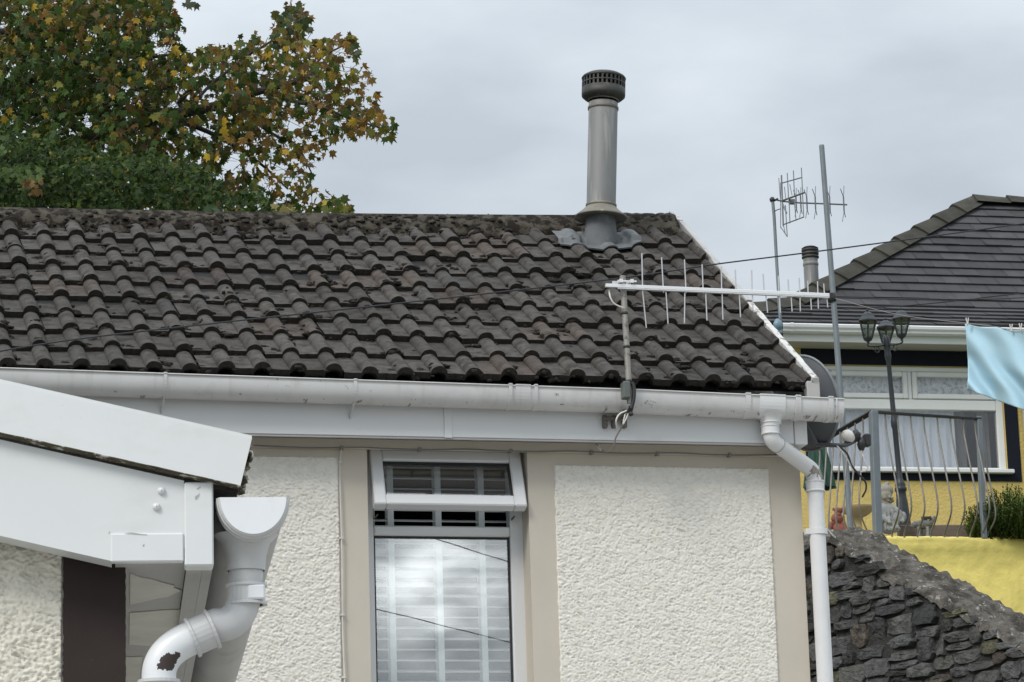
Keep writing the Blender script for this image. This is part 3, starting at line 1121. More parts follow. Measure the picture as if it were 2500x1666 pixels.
tmp = MB()
el = arc(pC - dd * .05, pC + Vector((0, 0, .004)), pC - Vector((0, 0, .04)), 40)
tmp.tube(el, R_P + .0006, 64, caps=False)
er = [[Vector(p) for p in tmp.v[64 * i:64 * i + 64]] for i in range(len(el))]
grime(er, 'grime', pipe, lambda c, a, b: c.y < low_y and noise.noise(Vector((c.x * 34, c.z * 34, 2))) + .5 * noise.noise(Vector((c.x * 95, c.z * 95, 5))) - .9 * abs(c.z - pC.z + .012 + (c.x - pC.x) * .5) / .03 > -.46)
gxx = [-2.9 + 3.02 * i / 900 for i in range(901)]
gr_rows = [[p + Vector((0, -.0006, -.0004)) for p in gut_profile(GR + .0005, GD + .0005, x, gut_z(x), n=60)[:46]] for x in gxx]
dens_ = lambda x: .62 - .12 * sstep(-1.0, -.5, x) - .16 * sstep(-.06, .04, x)
grime(gr_rows, 'grime', gutter, lambda c, a, b: noise.noise(Vector((c.x * 48, c.z * 70, 2))) + .5 * noise.noise(Vector((c.x * 130, c.z * 130, 5))) + .25 * noise.noise(Vector((c.x * 3, 1, 1))) > dens_(c.x) + .20 * sstep(.02, .07, c.z - gut_z(c.x) + GD))
# alarm cable down the wall and along under the soffit
o_ = MB()
xq = H(829, 1200).x
o_.tube(smooth_path([(xq + .01, -.026, fz0 - .018), (xq + .004, -.014, 4.20), (xq, -.012, 4.12), (xq + .003, -.014, 3.8), (xq + .001, -.012, 3.5), (xq + .006, -.013, 3.2), (xq + .004, -.012, 2.6)], 5), .0034, 7)
for z_ in (4.17, 3.86, 3.55, 3.3):
    o_.box(xq - .006, xq + .008, -.018, -.004, z_ - .004, z_ + .004)
o_.build('wall_cable', M['cable_white'], cot)
o_ = MB()
pts = []
for i in range(16):
    t = i / 15
    pts.append((-2.3 + 2.2 * t, -.026, fz0 - .026 - .006 * sin(t * pi * 5) ** 2))
o_.tube(smooth_path(pts, 3), .003, 6)
for x in (-1.94, -1.62, -1.24, -.9, -.62, -.31):
    o_.box(x - .006, x + .006, -.031, -.004, fz0 - .036, fz0 - .022)
o_.build('soffit_cable', M['cable_grey'], cot)

# flue
FX, FYY = -.443, 1.42
fb = H(1466, 585, FYY).z
fz = lambda v: H(1468, v, FYY).z
lean = (H(1474, 195, FYY).x - H(1466, 585, FYY).x) / (fz(195) - fb)
FC = Vector((H(1466, 585, FYY).x, FYY, fb))
fax = Vector((lean, 0, 1)).normalized()
fl = MB()
rp = 34.0 * 16.05 / FPX
z_c, z_p = fz(528) - fb, fz(262) - fb
fl.lathe([(rp, z_c - .02), (rp, fz(275) - fb), (rp, z_p + .02)], FC, 40, axis=fax)
flue = fl.build('flue', M['flue'], cot)
o_ = MB()
o_.lathe([(rp * 1.17, -.12), (rp * 1.15, 0), (rp * 1.06, z_c * .5), (rp * 1.0, z_c - .005)], FC, 40, axis=fax)
o_.build('lead_sleeve', M['lead'], flue)
o_ = MB()
o_.lathe([(rp * 1.0, z_c + .048), (rp * 1.06, z_c + .040), (rp * 1.30, z_c + .022), (rp * 1.78, z_c - .004), (rp * 1.80, z_c - .010), (rp * 1.74, z_c - .012), (rp * 1.2, z_c - .010), (rp * .9, z_c - .008)], FC, 48, axis=fax)
o_.build('storm_collar', M['collar'], flue)
o_ = MB()
for v in (265, 243, 503):
    z_ = fz(v) - fb
    o_ = MB()
    o_.lathe([(rp, z_ - .008), (rp + .004, z_ - .006), (rp + .004, z_ + .006), (rp, z_ + .008)], FC, 40, axis=fax)
    o_.build('joint_band', M['collar'], flue)
rc = rp * 1.5
zb, zt = fz(240) - fb, fz(188) - fb
hc = zt - zb
o_ = MB()
o_.lathe([(rp * .98, zb - .012), (rp * 1.05, zb - .010), (rc * .86, zb - .004), (rc * .99, zb + .008), (rc, zb + .016), (rc, zb + hc * .44), (rc * .985, zb + hc * .44)], FC, 48, axis=fax)
o_.lathe([(rc * .985, zb + hc * .86), (rc, zb + hc * .86), (rc * 1.02, zb + hc * .93), (rc * .97, zb + hc), (rc * .80, zb + hc * 1.10), (rc * .4, zb + hc * 1.16), (.001, zb + hc * 1.18)], FC, 48, axis=fax)
q_ = Vector((0, 0, 1)).rotation_difference(fax).to_matrix().to_4x4()
nb = 30
for j in range(nb):                              # perforated band: bars between two rows of holes
    an = 2 * pi * j / nb
    mm = Matrix.Translation(FC) @ q_ @ Matrix.Rotation(an, 4, 'Z')
    o_.box(rc * .965, rc * .995, -.0046, .0046, zb + hc * .44, zb + hc * .86, 0, mm)
o_.lathe([(rc * .965, zb + hc * .62), (rc * .998, zb + hc * .62), (rc * .998, zb + hc * .68), (rc * .965, zb + hc * .68)], FC, 48, axis=fax)
o_.lathe([(rp * .95, zb), (rp * .8, zb + hc * .5), (rp * .3, zb + hc)], FC, 24, axis=fax)
o_.build('cap', M['flue_cap'], flue)
# lead flashing dressed over the tiles
sF = 1.90
o_ = MB()
rows = []
nX, nS = 60, 16
xF = FC.x - .02
for j in range(nS + 1):
    tS = j / nS
    row = []
    for i in range(nX + 1):
        tX = i / nX
        wl_ = .30 + .02 * sin(tX * 9)
        x = xF - .19 + .40 * tX
        edge = abs(tX - .5) * 2
        slo = 1.775 + .085 * edge ** 1.5 + .012 * noise.noise(Vector((x * 18, 1, 1)))
        shi = 2.06 - .02 * edge
        s = slo + (shi - slo) * tS
        kk = floor(max(0, s) / GA)
        h = .75 * prof(x) + .026 - .026 * (s - kk * GA) / GA
        h = .85 * h + .016
        lift = .008 * max(0, edge - .45) * (1 + noise.noise(Vector((x * 8, s * 8, 4)))) + .006 * noise.noise(Vector((x * 14, s * 14, 2)))
        row.append(roofp(x, s, h + .008 + lift))
    rows.append(row)
o_.grid(rows, smooth=True)
lo_ = [p - Vector((0, -.004, .006)) for p in rows[0]]
o_.grid([lo_, rows[0]], smooth=False)
o_.build('flashing', M['lead'], flue)

# ================================================================== television aerial on the cottage
aer = thing('television_aerial', 'bright long log periodic aerial on a spotted mast clamped to the cottage gutter', 'aerial', MAIN)
AY = -.285
mb_, mt_ = H(1538, 985, AY), H(1520, 674, AY)
o_ = MB()
mpts = [mb_ + (mt_ - mb_) * t for t in (0, .3, .6, 1)]
o_.tube(mpts, .0125, 12)
o_.build('mast', M['mast'], aer)
for v in (766, 848, 932):
    o_ = MB()
    p = mb_ + (mt_ - mb_) * ((985 - v) / 311)
    o_.lathe([(.0125, -.006), (.0145, -.005), (.0145, .005), (.0125, .006)], p, 12, axis=mt_ - mb_)
    o_.build('tape_band', M['black'], aer)
bm0, bm1 = H(1478, 699, AY - .022), H(2026, 723, AY - .022)
bd = (bm1 - bm0).normalized()
boom_l = (bm1 - bm0).length
o_ = MB()
up = Vector((0, 0, 1)) - bd * bd.z
up.normalize()
sid = bd.cross(up)
bmM = Matrix(((bd.x, sid.x, up.x, bm0.x), (bd.y, sid.y, up.y, bm0.y), (bd.z, sid.z, up.z, bm0.z), (0, 0, 0, 1)))
o_.box(0.0, boom_l, -.008, .008, -.0045, .0095, .001, bmM)
o_.box(.05, boom_l, -.008, .008, -.0095, -.0055, .001, bmM)
o_.build('boom', M['alloy'], aer)
o_ = MB()
c_m = H(1524, 694, AY - .005)
o_.box(c_m.x - .03, c_m.x + .05, AY - .015, AY - .010, c_m.z + .008, c_m.z + .014)
o_.box(c_m.x - .045, c_m.x + .032, AY + .012, AY + .018, c_m.z - .010, c_m.z + .016)
for dx in (-.022, .024):
    o_.tube([(c_m.x + dx, AY - .035, c_m.z + .006), (c_m.x + dx, AY + .02, c_m.z + .006)], .004, 6)
    o_.box(c_m.x + dx - .007, c_m.x + dx + .007, AY - .040, AY - .033, c_m.z - .001, c_m.z + .013)
o_.build('clamp', M['alloy'], aer)
ups = [((1567, 619), (1569, 713)), ((1615, 629), (1620, 715)), ((1671, 634), (1675, 716)), ((1714, 646), (1717, 717)), ((1761, 651), (1762, 717)), ((1795, 659), (1797, 717)), ((1835, 660), (1836, 719)), ((1863, 669), (1866, 720)),
       ((1900, 674), (1902, 720)), ((1924, 683), (1926, 721)), ((1951, 679), (1953, 721)), ((1972, 686), (1973, 722)), ((1996, 688), (1997, 722)), ((2011, 693), (2013, 722))]
dns = [((1578, 801), (1569, 713)), ((1631, 791), (1626, 714)), ((1671, 790), (1672, 715)), ((1726, 783), (1723, 716)), ((1765, 781), (1763, 716)), ((1808, 775), (1805, 718)), ((1838, 757), (1837, 718)), ((1874, 764), (1870, 719)),
       ((1905, 765), (1903, 720)), ((1934, 761), (1931, 720)), ((1954, 761), (1953, 720)), ((1981, 757), (1979, 721)), ((1998, 754), (1997, 721)), ((2021, 751), (2018, 722))]
for (tip, base) in ups + dns:
    o_ = MB()
    o_.tube([H(base[0], base[1], AY - .022), H(tip[0], tip[1], AY - .022)], .0028, 7)
    o_.build('element', M['alloy_rod'], aer)
o_ = MB()
o_.box(bm1.x - .004, bm1.x + .012, AY - .034, AY - .010, bm1.z - .012, bm1.z + .012, .002)
o_.build('end_cap', M['black'], aer)
o_ = MB()
o_.tube(smooth_path([H(1487, 709, AY - .01), H(1490, 726, AY - .02), H(1500, 742, AY - .02), H(1521, 752, AY - .016)], 5), .0034, 7)
o_.build('feeder', M['cable_white'], aer)
# grey weathered boot and bracket, cables
o_ = MB()
b0, b1 = H(1519, 935, AY - .01), H(1547, 935, AY - .01)
zt_, zb_ = H(1530, 934, AY).z, H(1530, 975, AY).z
o_.box(b0.x, b0.x + .030, AY - .028, AY + .02, zb_, zt_, .004)
o_.build('amplifier_box', M['boxgreen'], aer)
o_ = MB()
o_.tube(smooth_path([H(1542, 934, AY - .012), H(1548, 950, AY - .015), H(1547, 975, AY - .015), H(1541, 998, AY - .012)], 5), .008, 8)
o_.tube(smooth_path([H(1541, 994, AY - .012), H(1538, 1003, AY + .0), H(1531, 1009, AY + .02), H(1524, 1007, AY + .10)], 5), .011, 8)
o_.blob(H(1540, 1011, AY - .01), (.010, .012, .010), 2, .3, 3, 3)
o_.build('boot', M['black'], aer)
o_ = MB()
for u in (1475, 1497, 1522):
    p = H(u, 1032, FASY)
    o_.box(p.x - .010, p.x + .010, FASY - .022, FASY - .0004, p.z - .026, p.z + .026, .004)
p, q = H(1470, 1026, FASY), H(1527, 1026, FASY)
o_.box(p.x, q.x, FASY - .03, FASY - .020, p.z - .006, p.z + .010, .002)
o_.tube([H(1524, 1008, AY + .10), H(1500, 1026, FASY - .03)], .007, 8)
o_.build('fascia_bracket', M['bracket'], aer)
o_ = MB()
o_.tube(smooth_path([H(1530, 1003, AY), H(1512, 1012, AY), H(1504, 1028, AY), H(1506, 1045, AY + .02)], 5), .0034, 7)
o_.tube(smooth_path([H(1535, 1008, AY), H(1528, 1024, AY), H(1521, 1036, AY), H(1526, 1012, AY)], 5), .003, 7)
o_.build('cable_loop', M['cable_white'], aer)
o_ = MB()
o_.tube(smooth_path([H(1529, 1008, AY), H(1519, 1040, AY + .02), H(1504, 1068, AY + .05), H(1497, 1095, AY + .09), H(1484, 1103, -.12), H(1467, 1098, -.09), H(1452, 1086, -.06), H(1443, 1076, -.04)], 5), .0036, 7)
o_.build('cable_tail', M['cable_grey'], aer)
o_ = MB()
o_.tube(smooth_path([H(1468, 1099, -.095), H(1458, 1090, -.075), H(1449, 1082, -.055)], 4), .0045, 6)
o_.tube(smooth_path([H(1464, 1090, -.085), H(1456, 1082, -.065), H(1446, 1075, -.05)], 4), .0040, 6)
o_.build('cable_wrap', M['cable_white'], aer)

# ================================================================== satellite dish on the gable
dsh = thing('satellite_dish', 'dark oval satellite dish seen from its edge beyond the cottage downpipe', 'satellite dish', MAIN)
dc = H(1968, 985, .30)
ddir = Vector((.80, .42, .20)).normalized()              # faces right, away from the lane
ux = Vector((0, 0, 1)).cross(ddir).normalized()
uz = ddir.cross(ux)
o_ = MB()
rows, rim_o, rim_i = [], [], []
for i in range(11):
    r = i / 10
    row = []
    for j in range(48):
        an = 2 * pi * j / 48
        row.append(dc + ux * (.185 * r * cos(an)) + uz * (.205 * r * sin(an)) + ddir * (.055 * r * r - .055))
    rows.append(row)
o_.grid(rows, smooth=True, closed=True)
o_.grid([[p + ddir * .006 for p in r] for r in rows[::-1]], smooth=True, closed=True)
o_.build('reflector', M['dish'], dsh)
o_ = MB()
o_.tube(rows[-1] + [rows[-1][0]], .006, 8, caps=False)
o_.build('rim', M['dish_rim'], dsh)
o_ = MB()
armp = [H(1994, 1086, .28), H(2034, 1087, .22), H(2062, 1087, .20), H(2080, 1080, .20), H(2095, 1070, .20)]
o_.tube(smooth_path(armp, 4), .010, 8)
o_.tube([dc - ddir * .05, Vector((-.01, .42, dc.z - .02))], .016, 10)
o_.tube([dc - ddir * .05, armp[0]], .012, 10)
o_.build('arm', M['dish'], dsh)
o_ = MB()
pL = H(2070, 1066, .20)
o_.lathe([(.001, .030), (.014, .028), (.024, .018), (.028, .0), (.026, -.02), (.016, -.03), (.001, -.032)], pL, 20, axis=(-.5, -.3, .3))
o_.build('feed_cap', M['cable_white'], dsh)
o_ = MB()
p1 = H(2090, 1064, .20)
o_.blob(p1, (.022, .022, .026), 2, .3, 2, 1)
o_.blob(H(2103, 1084, .20), (.018, .02, .028), 2, .3, 2, 4)
o_.box(*(lambda p: (p.x - .014, p.x + .014, p.y - .02, p.y + .02, p.z - .03, p.z + .024))(H(2116, 1074, .21)), .005)
o_.tube([H(2064, 1082, .2), H(2096, 1070, .2)], .013, 8)
o_.build('receiver', M['black'], dsh)
o_ = MB()
o_.tube(smooth_path([H(2046, 1088, .20), H(2068, 1108, .18), H(2080, 1138, .17), H(2098, 1160, .16), H(2113, 1178, .16), H(2114, 1196, .16), H(2105, 1214, .16)], 5), .0042, 7)
o_.build('black_lead', M['cable_black'], dsh)
o_ = MB()
o_.tube(smooth_path([H(2044, 1089, .20), H(2062, 1112, .18), H(2082, 1146, .17)], 5), .0036, 7)
o_.tube(smooth_path([H(2102, 1100, .20), H(2112, 1130, .19), H(2119, 1142, .19), H(2112, 1150, .19), H(2100, 1152, .19)], 5), .003, 7)
o_.build('white_lead', M['cable_white'], dsh)

# ================================================================== the foreground extension building
ext_yaw = radians(7.3)
EXT = Frame((-.579, 6.128, 0), ext_yaw)
ext = thing('extension_building', 'near white extension corner with pale cladding boards and a dark brown painted band', 'building', EXT)
E_ = EXT.at
# gable cladding: lower board
o_ = MB()
p0, p1 = E_(0, 1058), E_(585, 1188)
sl_t = (p1.z - p0.z) / (p1.x - p0.x)
pb0, pb1 = E_(0, 1308), E_(273, 1370)
sl_b = (pb1.z - pb0.z) / (pb1.x - pb0.x)
XLx = -2.3
topz = lambda x, d=0.: p0.z + sl_t * (x - p0.x) + d
botz = lambda x: pb0.z + sl_b * (x - pb0.x)
xj = E_(450, 1250).x
o_.prism([(XLx, 0, botz(XLx)), (pb1.x - .001, 0, botz(pb1.x)), (pb1.x - .001, 0, topz(pb1.x, .03)), (XLx, 0, topz(XLx, .03))], (0, .02, 0))
cz1 = E_(453, 1375).z
o_.prism([(pb1.x - .001, 0.0, botz(pb1.x)), (pb1.x - .001, .0, cz1 + .03), (xj, .0, cz1 + .03), (xj, 0.0, topz(xj, .03)), (pb1.x - .001, 0.0, topz(pb1.x, .03))], (0, .02, 0))
# underside return of the board
o_.prism([(XLx, .0205, botz(XLx)), (pb1.x, .0205, botz(pb1.x)), (pb1.x, .0205, botz(pb1.x) + .012), (XLx, .0205, botz(XLx) + .012)], (0, .055, 0))
board = o_.build('bargeboard', M['fg_board'], ext)
o_ = MB()
bxz = E_(276, 1304).z
o_.box(pb1.x - .002, xj - .0015, -.006, .018, E_(360, 1373).z, bxz, .0025)
o_.build('box_end', M['fg_board'], board)
o_ = MB()
cx0, cx1 = xj, 0.0
o_.box(cx0, cx1, -.008, .05, E_(490, 1383).z, topz(cx1) - .004, .003)
o_.build('corner_trim', M['fg_board'], board)
for (u, v) in ((394, 1199), (382, 1238)):
    p = E_(u, v)
    o_ = MB()
    o_.lathe([(.0075, .0), (.0072, .004), (.005, .007), (.001, .008)], (p.x, 0, p.z), 16, axis=(0, -1, 0))
    o_.build('bolt_cap', M['upvc_clean'], board)


def scuff(pts, y):
    o = MB()
    ps = [EXT.at(*z8(a, b), y) for a, b in pts]
    o.add([(p.x, y, p.z) for p in ps], [tuple(range(len(ps)))])
    o.build('scuff', M['scuff'], board)


z8 = lambda a, b: (240 + a / 2.925, 1130 + b / 2.925)
scuff([(184, 506), (215, 499), (245, 498), (286, 506), (352, 513), (348, 517), (280, 513), (240, 509), (205, 509)], -.0068)
scuff([(72, 500), (82, 488), (84, 496), (74, 510)], -.0008)
scuff([(690, 246), (698, 236), (716, 228), (724, 212), (720, 238), (704, 258), (692, 266)], -.0088)
scuff([(700, 186), (716, 178), (728, 168), (732, 174), (712, 190)], -.0088)
scuff([(316, 590), (328, 582), (330, 590), (320, 600)], -.0068)
# upper board, standing forward of the lower one
YU = -.022
q0, q1 = E_(0, 933, YU), E_(615, 1071, YU)
sl_u = (q1.z - q0.z) / (q1.x - q0.x)
r0, r1 = E_(0, 1056, YU), E_(585, 1186, YU)
sl_r = (r1.z - r0.z) / (r1.x - r0.x)
o_ = MB()
ut = lambda x: q0.z + sl_u * (x - q0.x)
ub = lambda x: r0.z + sl_r * (x - r0.x)
xr_t, xr_b = q1.x, E_(587, 1187, YU).x
o_.prism([(XLx, YU, ub(XLx)), (xr_b, YU, ub(xr_b)), (xr_t, YU, ut(xr_t)), (XLx, YU, ut(XLx))], (0, .018, 0))
o_.prism([(XLx, YU + .001, ut(XLx)), (xr_t, YU + .001, ut(xr_t)), (xr_t, YU + .001, ut(xr_t) + .006), (XLx, YU + .001, ut(XLx) + .006)], (0, .12, 0))
ubd = o_.build('upper_board', M['fg_board'], ext)
o_ = MB()                                             # algae along the drip edge
rows = []
for i in range(161):
    x = XLx + (xr_b - .002 - XLx) * i / 160
    a = max(0, noise.noise(Vector((x * 25, 1, 1)))) * .004 + max(0, noise.noise(Vector((x * 90, 2, 1)))) * .003
    fade = .35 + .65 * sstep(-.45, -.1, x)
    zb2 = ub(x)
    rows.append([(x, YU - .0006, zb2 + (.0005 + a * .8) * fade), (x, YU - .0012, zb2 - .0016), (x, YU + .016, zb2 - .003 - a * .4), (x, -.0005, zb2 - .004 - a * .5)])
o_.grid(rows, smooth=True)
o_.build('algae_line', M['algae'], ubd)
# roof slab behind the boards, torn felt at the eave edge
o_ = MB()
sl = sl_u
zt0 = lambda x: ut(x) - .006
o_.prism([(XLx, .0, zt0(XLx) - .10), (xr_b - .006, .0, zt0(xr_b) - .10), (xr_t - .006, .0, zt0(xr_t)), (XLx, .0, zt0(XLx))], (0, 6.6, 0))
rf = o_.build('roof', M['lip'], ext)
o_ = MB()
rng = random.Random(5)
for i in range(26):
    t = rng.random()
    z_ = ut(xr_t) - .012 - .085 * t
    x_ = xr_t + (xr_b - xr_t) * t + rng.uniform(-.004, .003)
    o_.blob((x_, YU + .02 + rng.random() * .05, z_), (rng.uniform(.004, .008), .012, rng.uniform(.004, .009)), 2, .5, 2.5, i)
o_.build('crumbling_edge', M['algae'], rf)
# fascia along the eave, running back, and soffit
FB = 6.7
fzb = E_(490, 1383).z
o_ = MB()
o_.box(-.020, -.001, .051, FB, fzb + .001, topz(0) - .006)
o_.box(-.050, -.0205, .051, FB, fzb + .001, fzb + .010)
o_.build('fascia', M['soffit'], ext)
xw = E_(307, 1388, .10).x
o_ = MB()
o_.box(xw - .02, -.0505, .03, FB, fzb + .016, fzb + .022)
soff = o_.build('soffit', M['soffit'], ext)
# bare patches where the paint has come away: thin boards under the soffit
zsf = fzb + .0135


def soff_patch(pix, name='bare_patch'):
    o = MB()
    ps = [EXT.on_z(u, v, zsf) for u, v in pix]
    o.prism(ps, (0, 0, .0018))
    o.build(name, M['peel'], soff)


z8 = lambda a, b: (240 + a / 2.925, 1130 + b / 2.925)
soff_patch([z8(228, 795), z8(300, 822), z8(380, 835), z8(470, 862), z8(545, 880), z8(535, 892), z8(595, 915), z8(545, 935), z8(500, 958), z8(430, 968), z8(330, 992), z8(228, 1015)])
soff_patch([z8(225, 1075), z8(330, 1068), z8(470, 1056), z8(618, 1052), z8(598, 1180), z8(560, 1235), z8(480, 1280), z8(380, 1310), z8(222, 1300)])
soff_patch([z8(196, 1392), z8(316, 1388), z8(300, 1500), z8(296, 1600), z8(192, 1600)])
# walls
GY = .10
o_ = MB()
xq0, xq1 = E_(154, 1400, GY).x, xw
o_.box(XLx, xq1 - .002, GY + .012, GY + .2, 0, 2.95)
o_.box(xq1 - .03, xq1 - .0022, GY + .2, 6.6, 0, fzb + .016)
o_.box(XLx, XLx + .1, GY + .2, 6.6, 0, 2.9)
o_.build('wall', M['peel'], ext)
o_ = MB()
rows = []
rows2 = []
for i in range(121):
    z_ = 2.0 + .70 * i / 120
    j1 = .0025 * noise.noise(Vector((z_ * 60, 1, 0))) + .002 * noise.noise(Vector((z_ * 170, 1, 0)))
    j2 = .0016 * noise.noise(Vector((z_ * 90, 5, 0)))
    rows.append([(xq0 + j1, GY + .014, z_), (xq0 + j1 + .001, GY, z_), (xq1 + j2 - .001, GY, z_), (xq1 + j2, GY + .014, z_)])
o_.grid(rows, smooth=False)
o_.box(xq0, xq1, GY, GY + .014, 0, 2.0)
o_.build('painted_band', M['quoin'], ext)
roughcast(-.62, xq0 - .001, 2.12, 2.74, GY + .012, .0028, .0062, 9., 122.).build('roughcast_panel', M['roughcast_fg'], ext)
o_ = MB()
o_.box(XLx, -.621, GY + .004, GY + .0118, 0, 2.95)
o_.box(-.62, xq0 - .001, GY + .004, GY + .0118, 0, 2.119)
o_.build('lower_roughcast', M['roughcast_fg'], ext)
# gutter: half round, running away, stop end towards us
gc = E_(617.8, 1217, .0)
gr, gdp = .066, .074
GB0 = -.012


def hg(r, dep, b, z, n=22, th=.004):
    o = [Vector((gc.x - r * cos(pi * j / n), b, z - dep * sin(pi * j / n))) for j in range(n + 1)]
    i_ = [Vector((gc.x - (r - th) * cos(pi * j / n), b, z - (dep - th) * sin(pi * j / n))) for j in range(n + 1)]
    return o + i_[::-1]


o_ = MB()
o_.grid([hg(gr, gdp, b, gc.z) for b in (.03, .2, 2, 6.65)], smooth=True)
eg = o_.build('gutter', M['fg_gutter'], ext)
o_ = MB()
pf = hg(gr - .003, gdp - .003, GB0, gc.z)[:23]
pb_ = [p + Vector((0, .006, 0)) for p in hg(gr + .001, gdp + .001, GB0, gc.z)[:23]]
pc_ = [p + Vector((0, .016, 0)) for p in hg(gr + .0035, gdp + .0035, GB0, gc.z)[:23]]
pd_ = [p + Vector((0, .018, 0)) for p in hg(gr + .0035, gdp + .0035, GB0, gc.z)[:23]]
o_.add(pf, [tuple(range(23))[::-1]])
o_.build('stop_end', M['fg_cap'], eg)
o_ = MB()
ringd = lambda e, b: [p + Vector((0, b, 0)) for p in hg(gr + e, gdp + e, GB0, gc.z)[:23]]
o_.grid([pf, ringd(.001, .004), ringd(.002, .010), ringd(.0045, .012), ringd(.0045, .024), ringd(.002, .026), ringd(.002, .036), ringd(.005, .038), ringd(.005, .05), ringd(.0005, .052)], smooth=False)
o_.build('socket', M['fg_grey'], eg)
# swan-neck downpipe
PB = .10
rP = .0325
sA = E_(599, 1325, PB)
sB = E_(600, 1500, PB)
sC = E_(398, 1588, PB)
sD = Vector((E_(388, 1640, PB).x, PB, 0))
o_ = MB()
dd = (sC - sB).normalized()
sBB = sB + Vector((0, 0, .004))
path = [Vector((sA.x, PB, gc.z - gdp + .02)), Vector((sA.x + .001, PB, sBB.z + .07))] + arc(sBB + Vector((0, 0, .062)), sBB + Vector((0, 0, -.028)), sBB + dd * .062, 10)
e2a = arc(sC - dd * .055, sC + dd * .012, Vector((sD.x, PB, sC.z - .055)), 12)
path2 = path + [sBB + dd * .1] + e2a + [Vector((sD.x, PB, .05))]
o_.tube(path2[:-14], rP, 40, caps=True)
epipe = o_.build('downpipe', M['fg_grey'], ext)
# lower elbow on its own, finely meshed so that the flaked patch has a ragged edge
o_ = MB()
fine = [sC - dd * .075] + arc(sC - dd * .055, sC + dd * .012, Vector((sD.x, PB, sC.z - .055)), 60) + [Vector((sD.x, PB, sC.z - .075))]
o_.tube(fine, rP + .0004, 96, caps=False)
cpat = E_(412, 1614, PB - rP)
cf = []
for k, f in enumerate(o_.f):
    c = sum((Vector(o_.v[i]) for i in f), Vector()) / len(f)
    if c.y > PB - .004:
        continue
    dx, dz = (c.x - cpat.x), (c.z - cpat.z)
    # a leaning ragged lozenge
    a_ = dx * .80 + dz * .60
    b_ = -dx * .60 + dz * .80
    rr = hypot(a_ / .023, b_ / .0135) + .42 * noise.noise(Vector((dx * 75, dz * 75, 4))) + .18 * noise.noise(Vector((dx * 220, dz * 220, 1)))
    if rr < 1.0:
        o_.mi[k] = 1
o_.build('elbow', [M['fg_cap'], M['chip']], epipe)
o_ = MB()
o_.tube([Vector((sD.x, PB, sC.z - .07)), Vector((sD.x, PB, .05))], rP, 32)
o_.build('lower_pipe', M['fg_grey'], epipe)


def esock(a, b, r, lip=.004, name='socket'):
    pipe_ring(a, b, r, name, M['fg_grey'], lip, epipe)


sx = sA.x + .001
z1, z2 = E_(599, 1430, PB).z, E_(599, 1478, PB).z
esock((sx, PB, z1 + .002), (sx, PB, z2), rP + .004)
o_ = MB()
o_.box(sx + .001, sx + .034, PB - rP - .0068, PB - rP + .012, z2 + .006, z1 - .004, .003)
o_.build('socket_tab', M['fg_cap'], epipe)
esock(sC - dd * .058, sC - dd * .105, rP + .004)
esock((sD.x, PB, E_(390, 1661, PB).z), (sD.x, PB, E_(390, 1661, PB).z - .05), rP + .004)
o_ = MB()
o_.lathe([(rP + .001, -.0008), (rP + .0012, 0), (rP + .001, .0012)], sBB + dd * .070, 32, axis=dd)
o_.build('joint', M['soffit'], epipe)
o_ = MB()
zf = gc.z - gdp
o_.lathe([(rP + .030, .020), (rP + .014, .004), (rP + .007, -.020), (rP + .004, -.05)], (sx, PB, zf), 32)
o_.build('outlet', M['fg_grey'], epipe)
#@@REST@@

def W(u, v, Y):
    return on_plane(u, v, Vector((0, Y, 0)), Vector((0, 1, 0)))


# ================================================================== the yellow house up the slope
_p = W(2220, 1100, 36.6)
YH = Frame((_p.x, _p.y, 0), radians(12))
Y_ = YH.at
yh = thing('yellow_house', 'yellow house on the slope with a dark hipped roof and a wide white window', 'house', YH)
EY = -.42
ez = Y_(2200, 797, EY).z
RY = 3.0
apex = Y_(2375, 486, RY)
l1, pch1 = 1.15, radians(25)
yk, zk = EY + l1 * cos(pch1), ez + l1 * sin(pch1)
pch2 = atan2(apex.z - .06 - zk, RY - yk)
Ltot = l1 + hypot(apex.z - .06 - zk, RY - yk)
corner = Y_(1712, 800, EY)


def yroof(x, s, h=0.):
    if s < l1:
        a, y, z = pch1, EY + s * cos(pch1), ez + s * sin(pch1)
    else:
        a, y, z = pch2, yk + (s - l1) * cos(pch2), zk + (s - l1) * sin(pch2)
    return Vector((x, y - h * sin(a), z + h * cos(a)))


def hipx(s):
    return corner.x + (apex.x - corner.x) * ((yroof(0, s).y - EY) / (RY - EY))


XR = 6.6
rt = MB()
rng = random.Random(8)
ncs = 19
gau = Ltot / ncs
for k in range(ncs):
    s0 = k * gau
    x = -6.2 + (.17 if k % 2 else 0) + rng.random() * .03
    while x < XR:
        xa, xb = x, x + .335
        x += .34
        hl0, hl1 = hipx(s0), hipx(min(Ltot, s0 + gau))
        if xb < hl0 + .02:
            continue
        xa0, xa1 = max(xa, hl0), max(xa, hl1)
        t_ = rng.uniform(.72, 1.22)
        dh = rng.gauss(0, .003)
        se = min(s0 + gau * 1.08, Ltot)
        A = [yroof(xa0, s0, .036 + dh), yroof(xb, s0, .036 + dh), yroof(max(xb, xa1), se, .012), yroof(xa1, se, .012)]
        B = [yroof(xa0, s0, .008), yroof(xb, s0, .008)]
        rt.add(A + B, [(0, 1, 2, 3), (4, 5, 1, 0)], False, 0, (t_, t_, t_))
rt.add([yroof(corner.x, 0, 0), yroof(XR, 0, 0), yroof(XR, l1, 0), yroof(hipx(l1), l1, 0)], [(0, 1, 2, 3)])
rt.add([yroof(hipx(l1), l1, 0), yroof(XR, l1, 0), yroof(XR, Ltot, 0), yroof(apex.x, Ltot, 0)], [(0, 1, 2, 3)])
bk = RY + (RY - EY)
rt.add([(corner.x, EY, ez), (hipx(l1), yk, zk), (apex.x, RY, apex.z - .06), (corner.x + 3.0, bk, ez)], [(0, 1, 3), (1, 2, 3)])
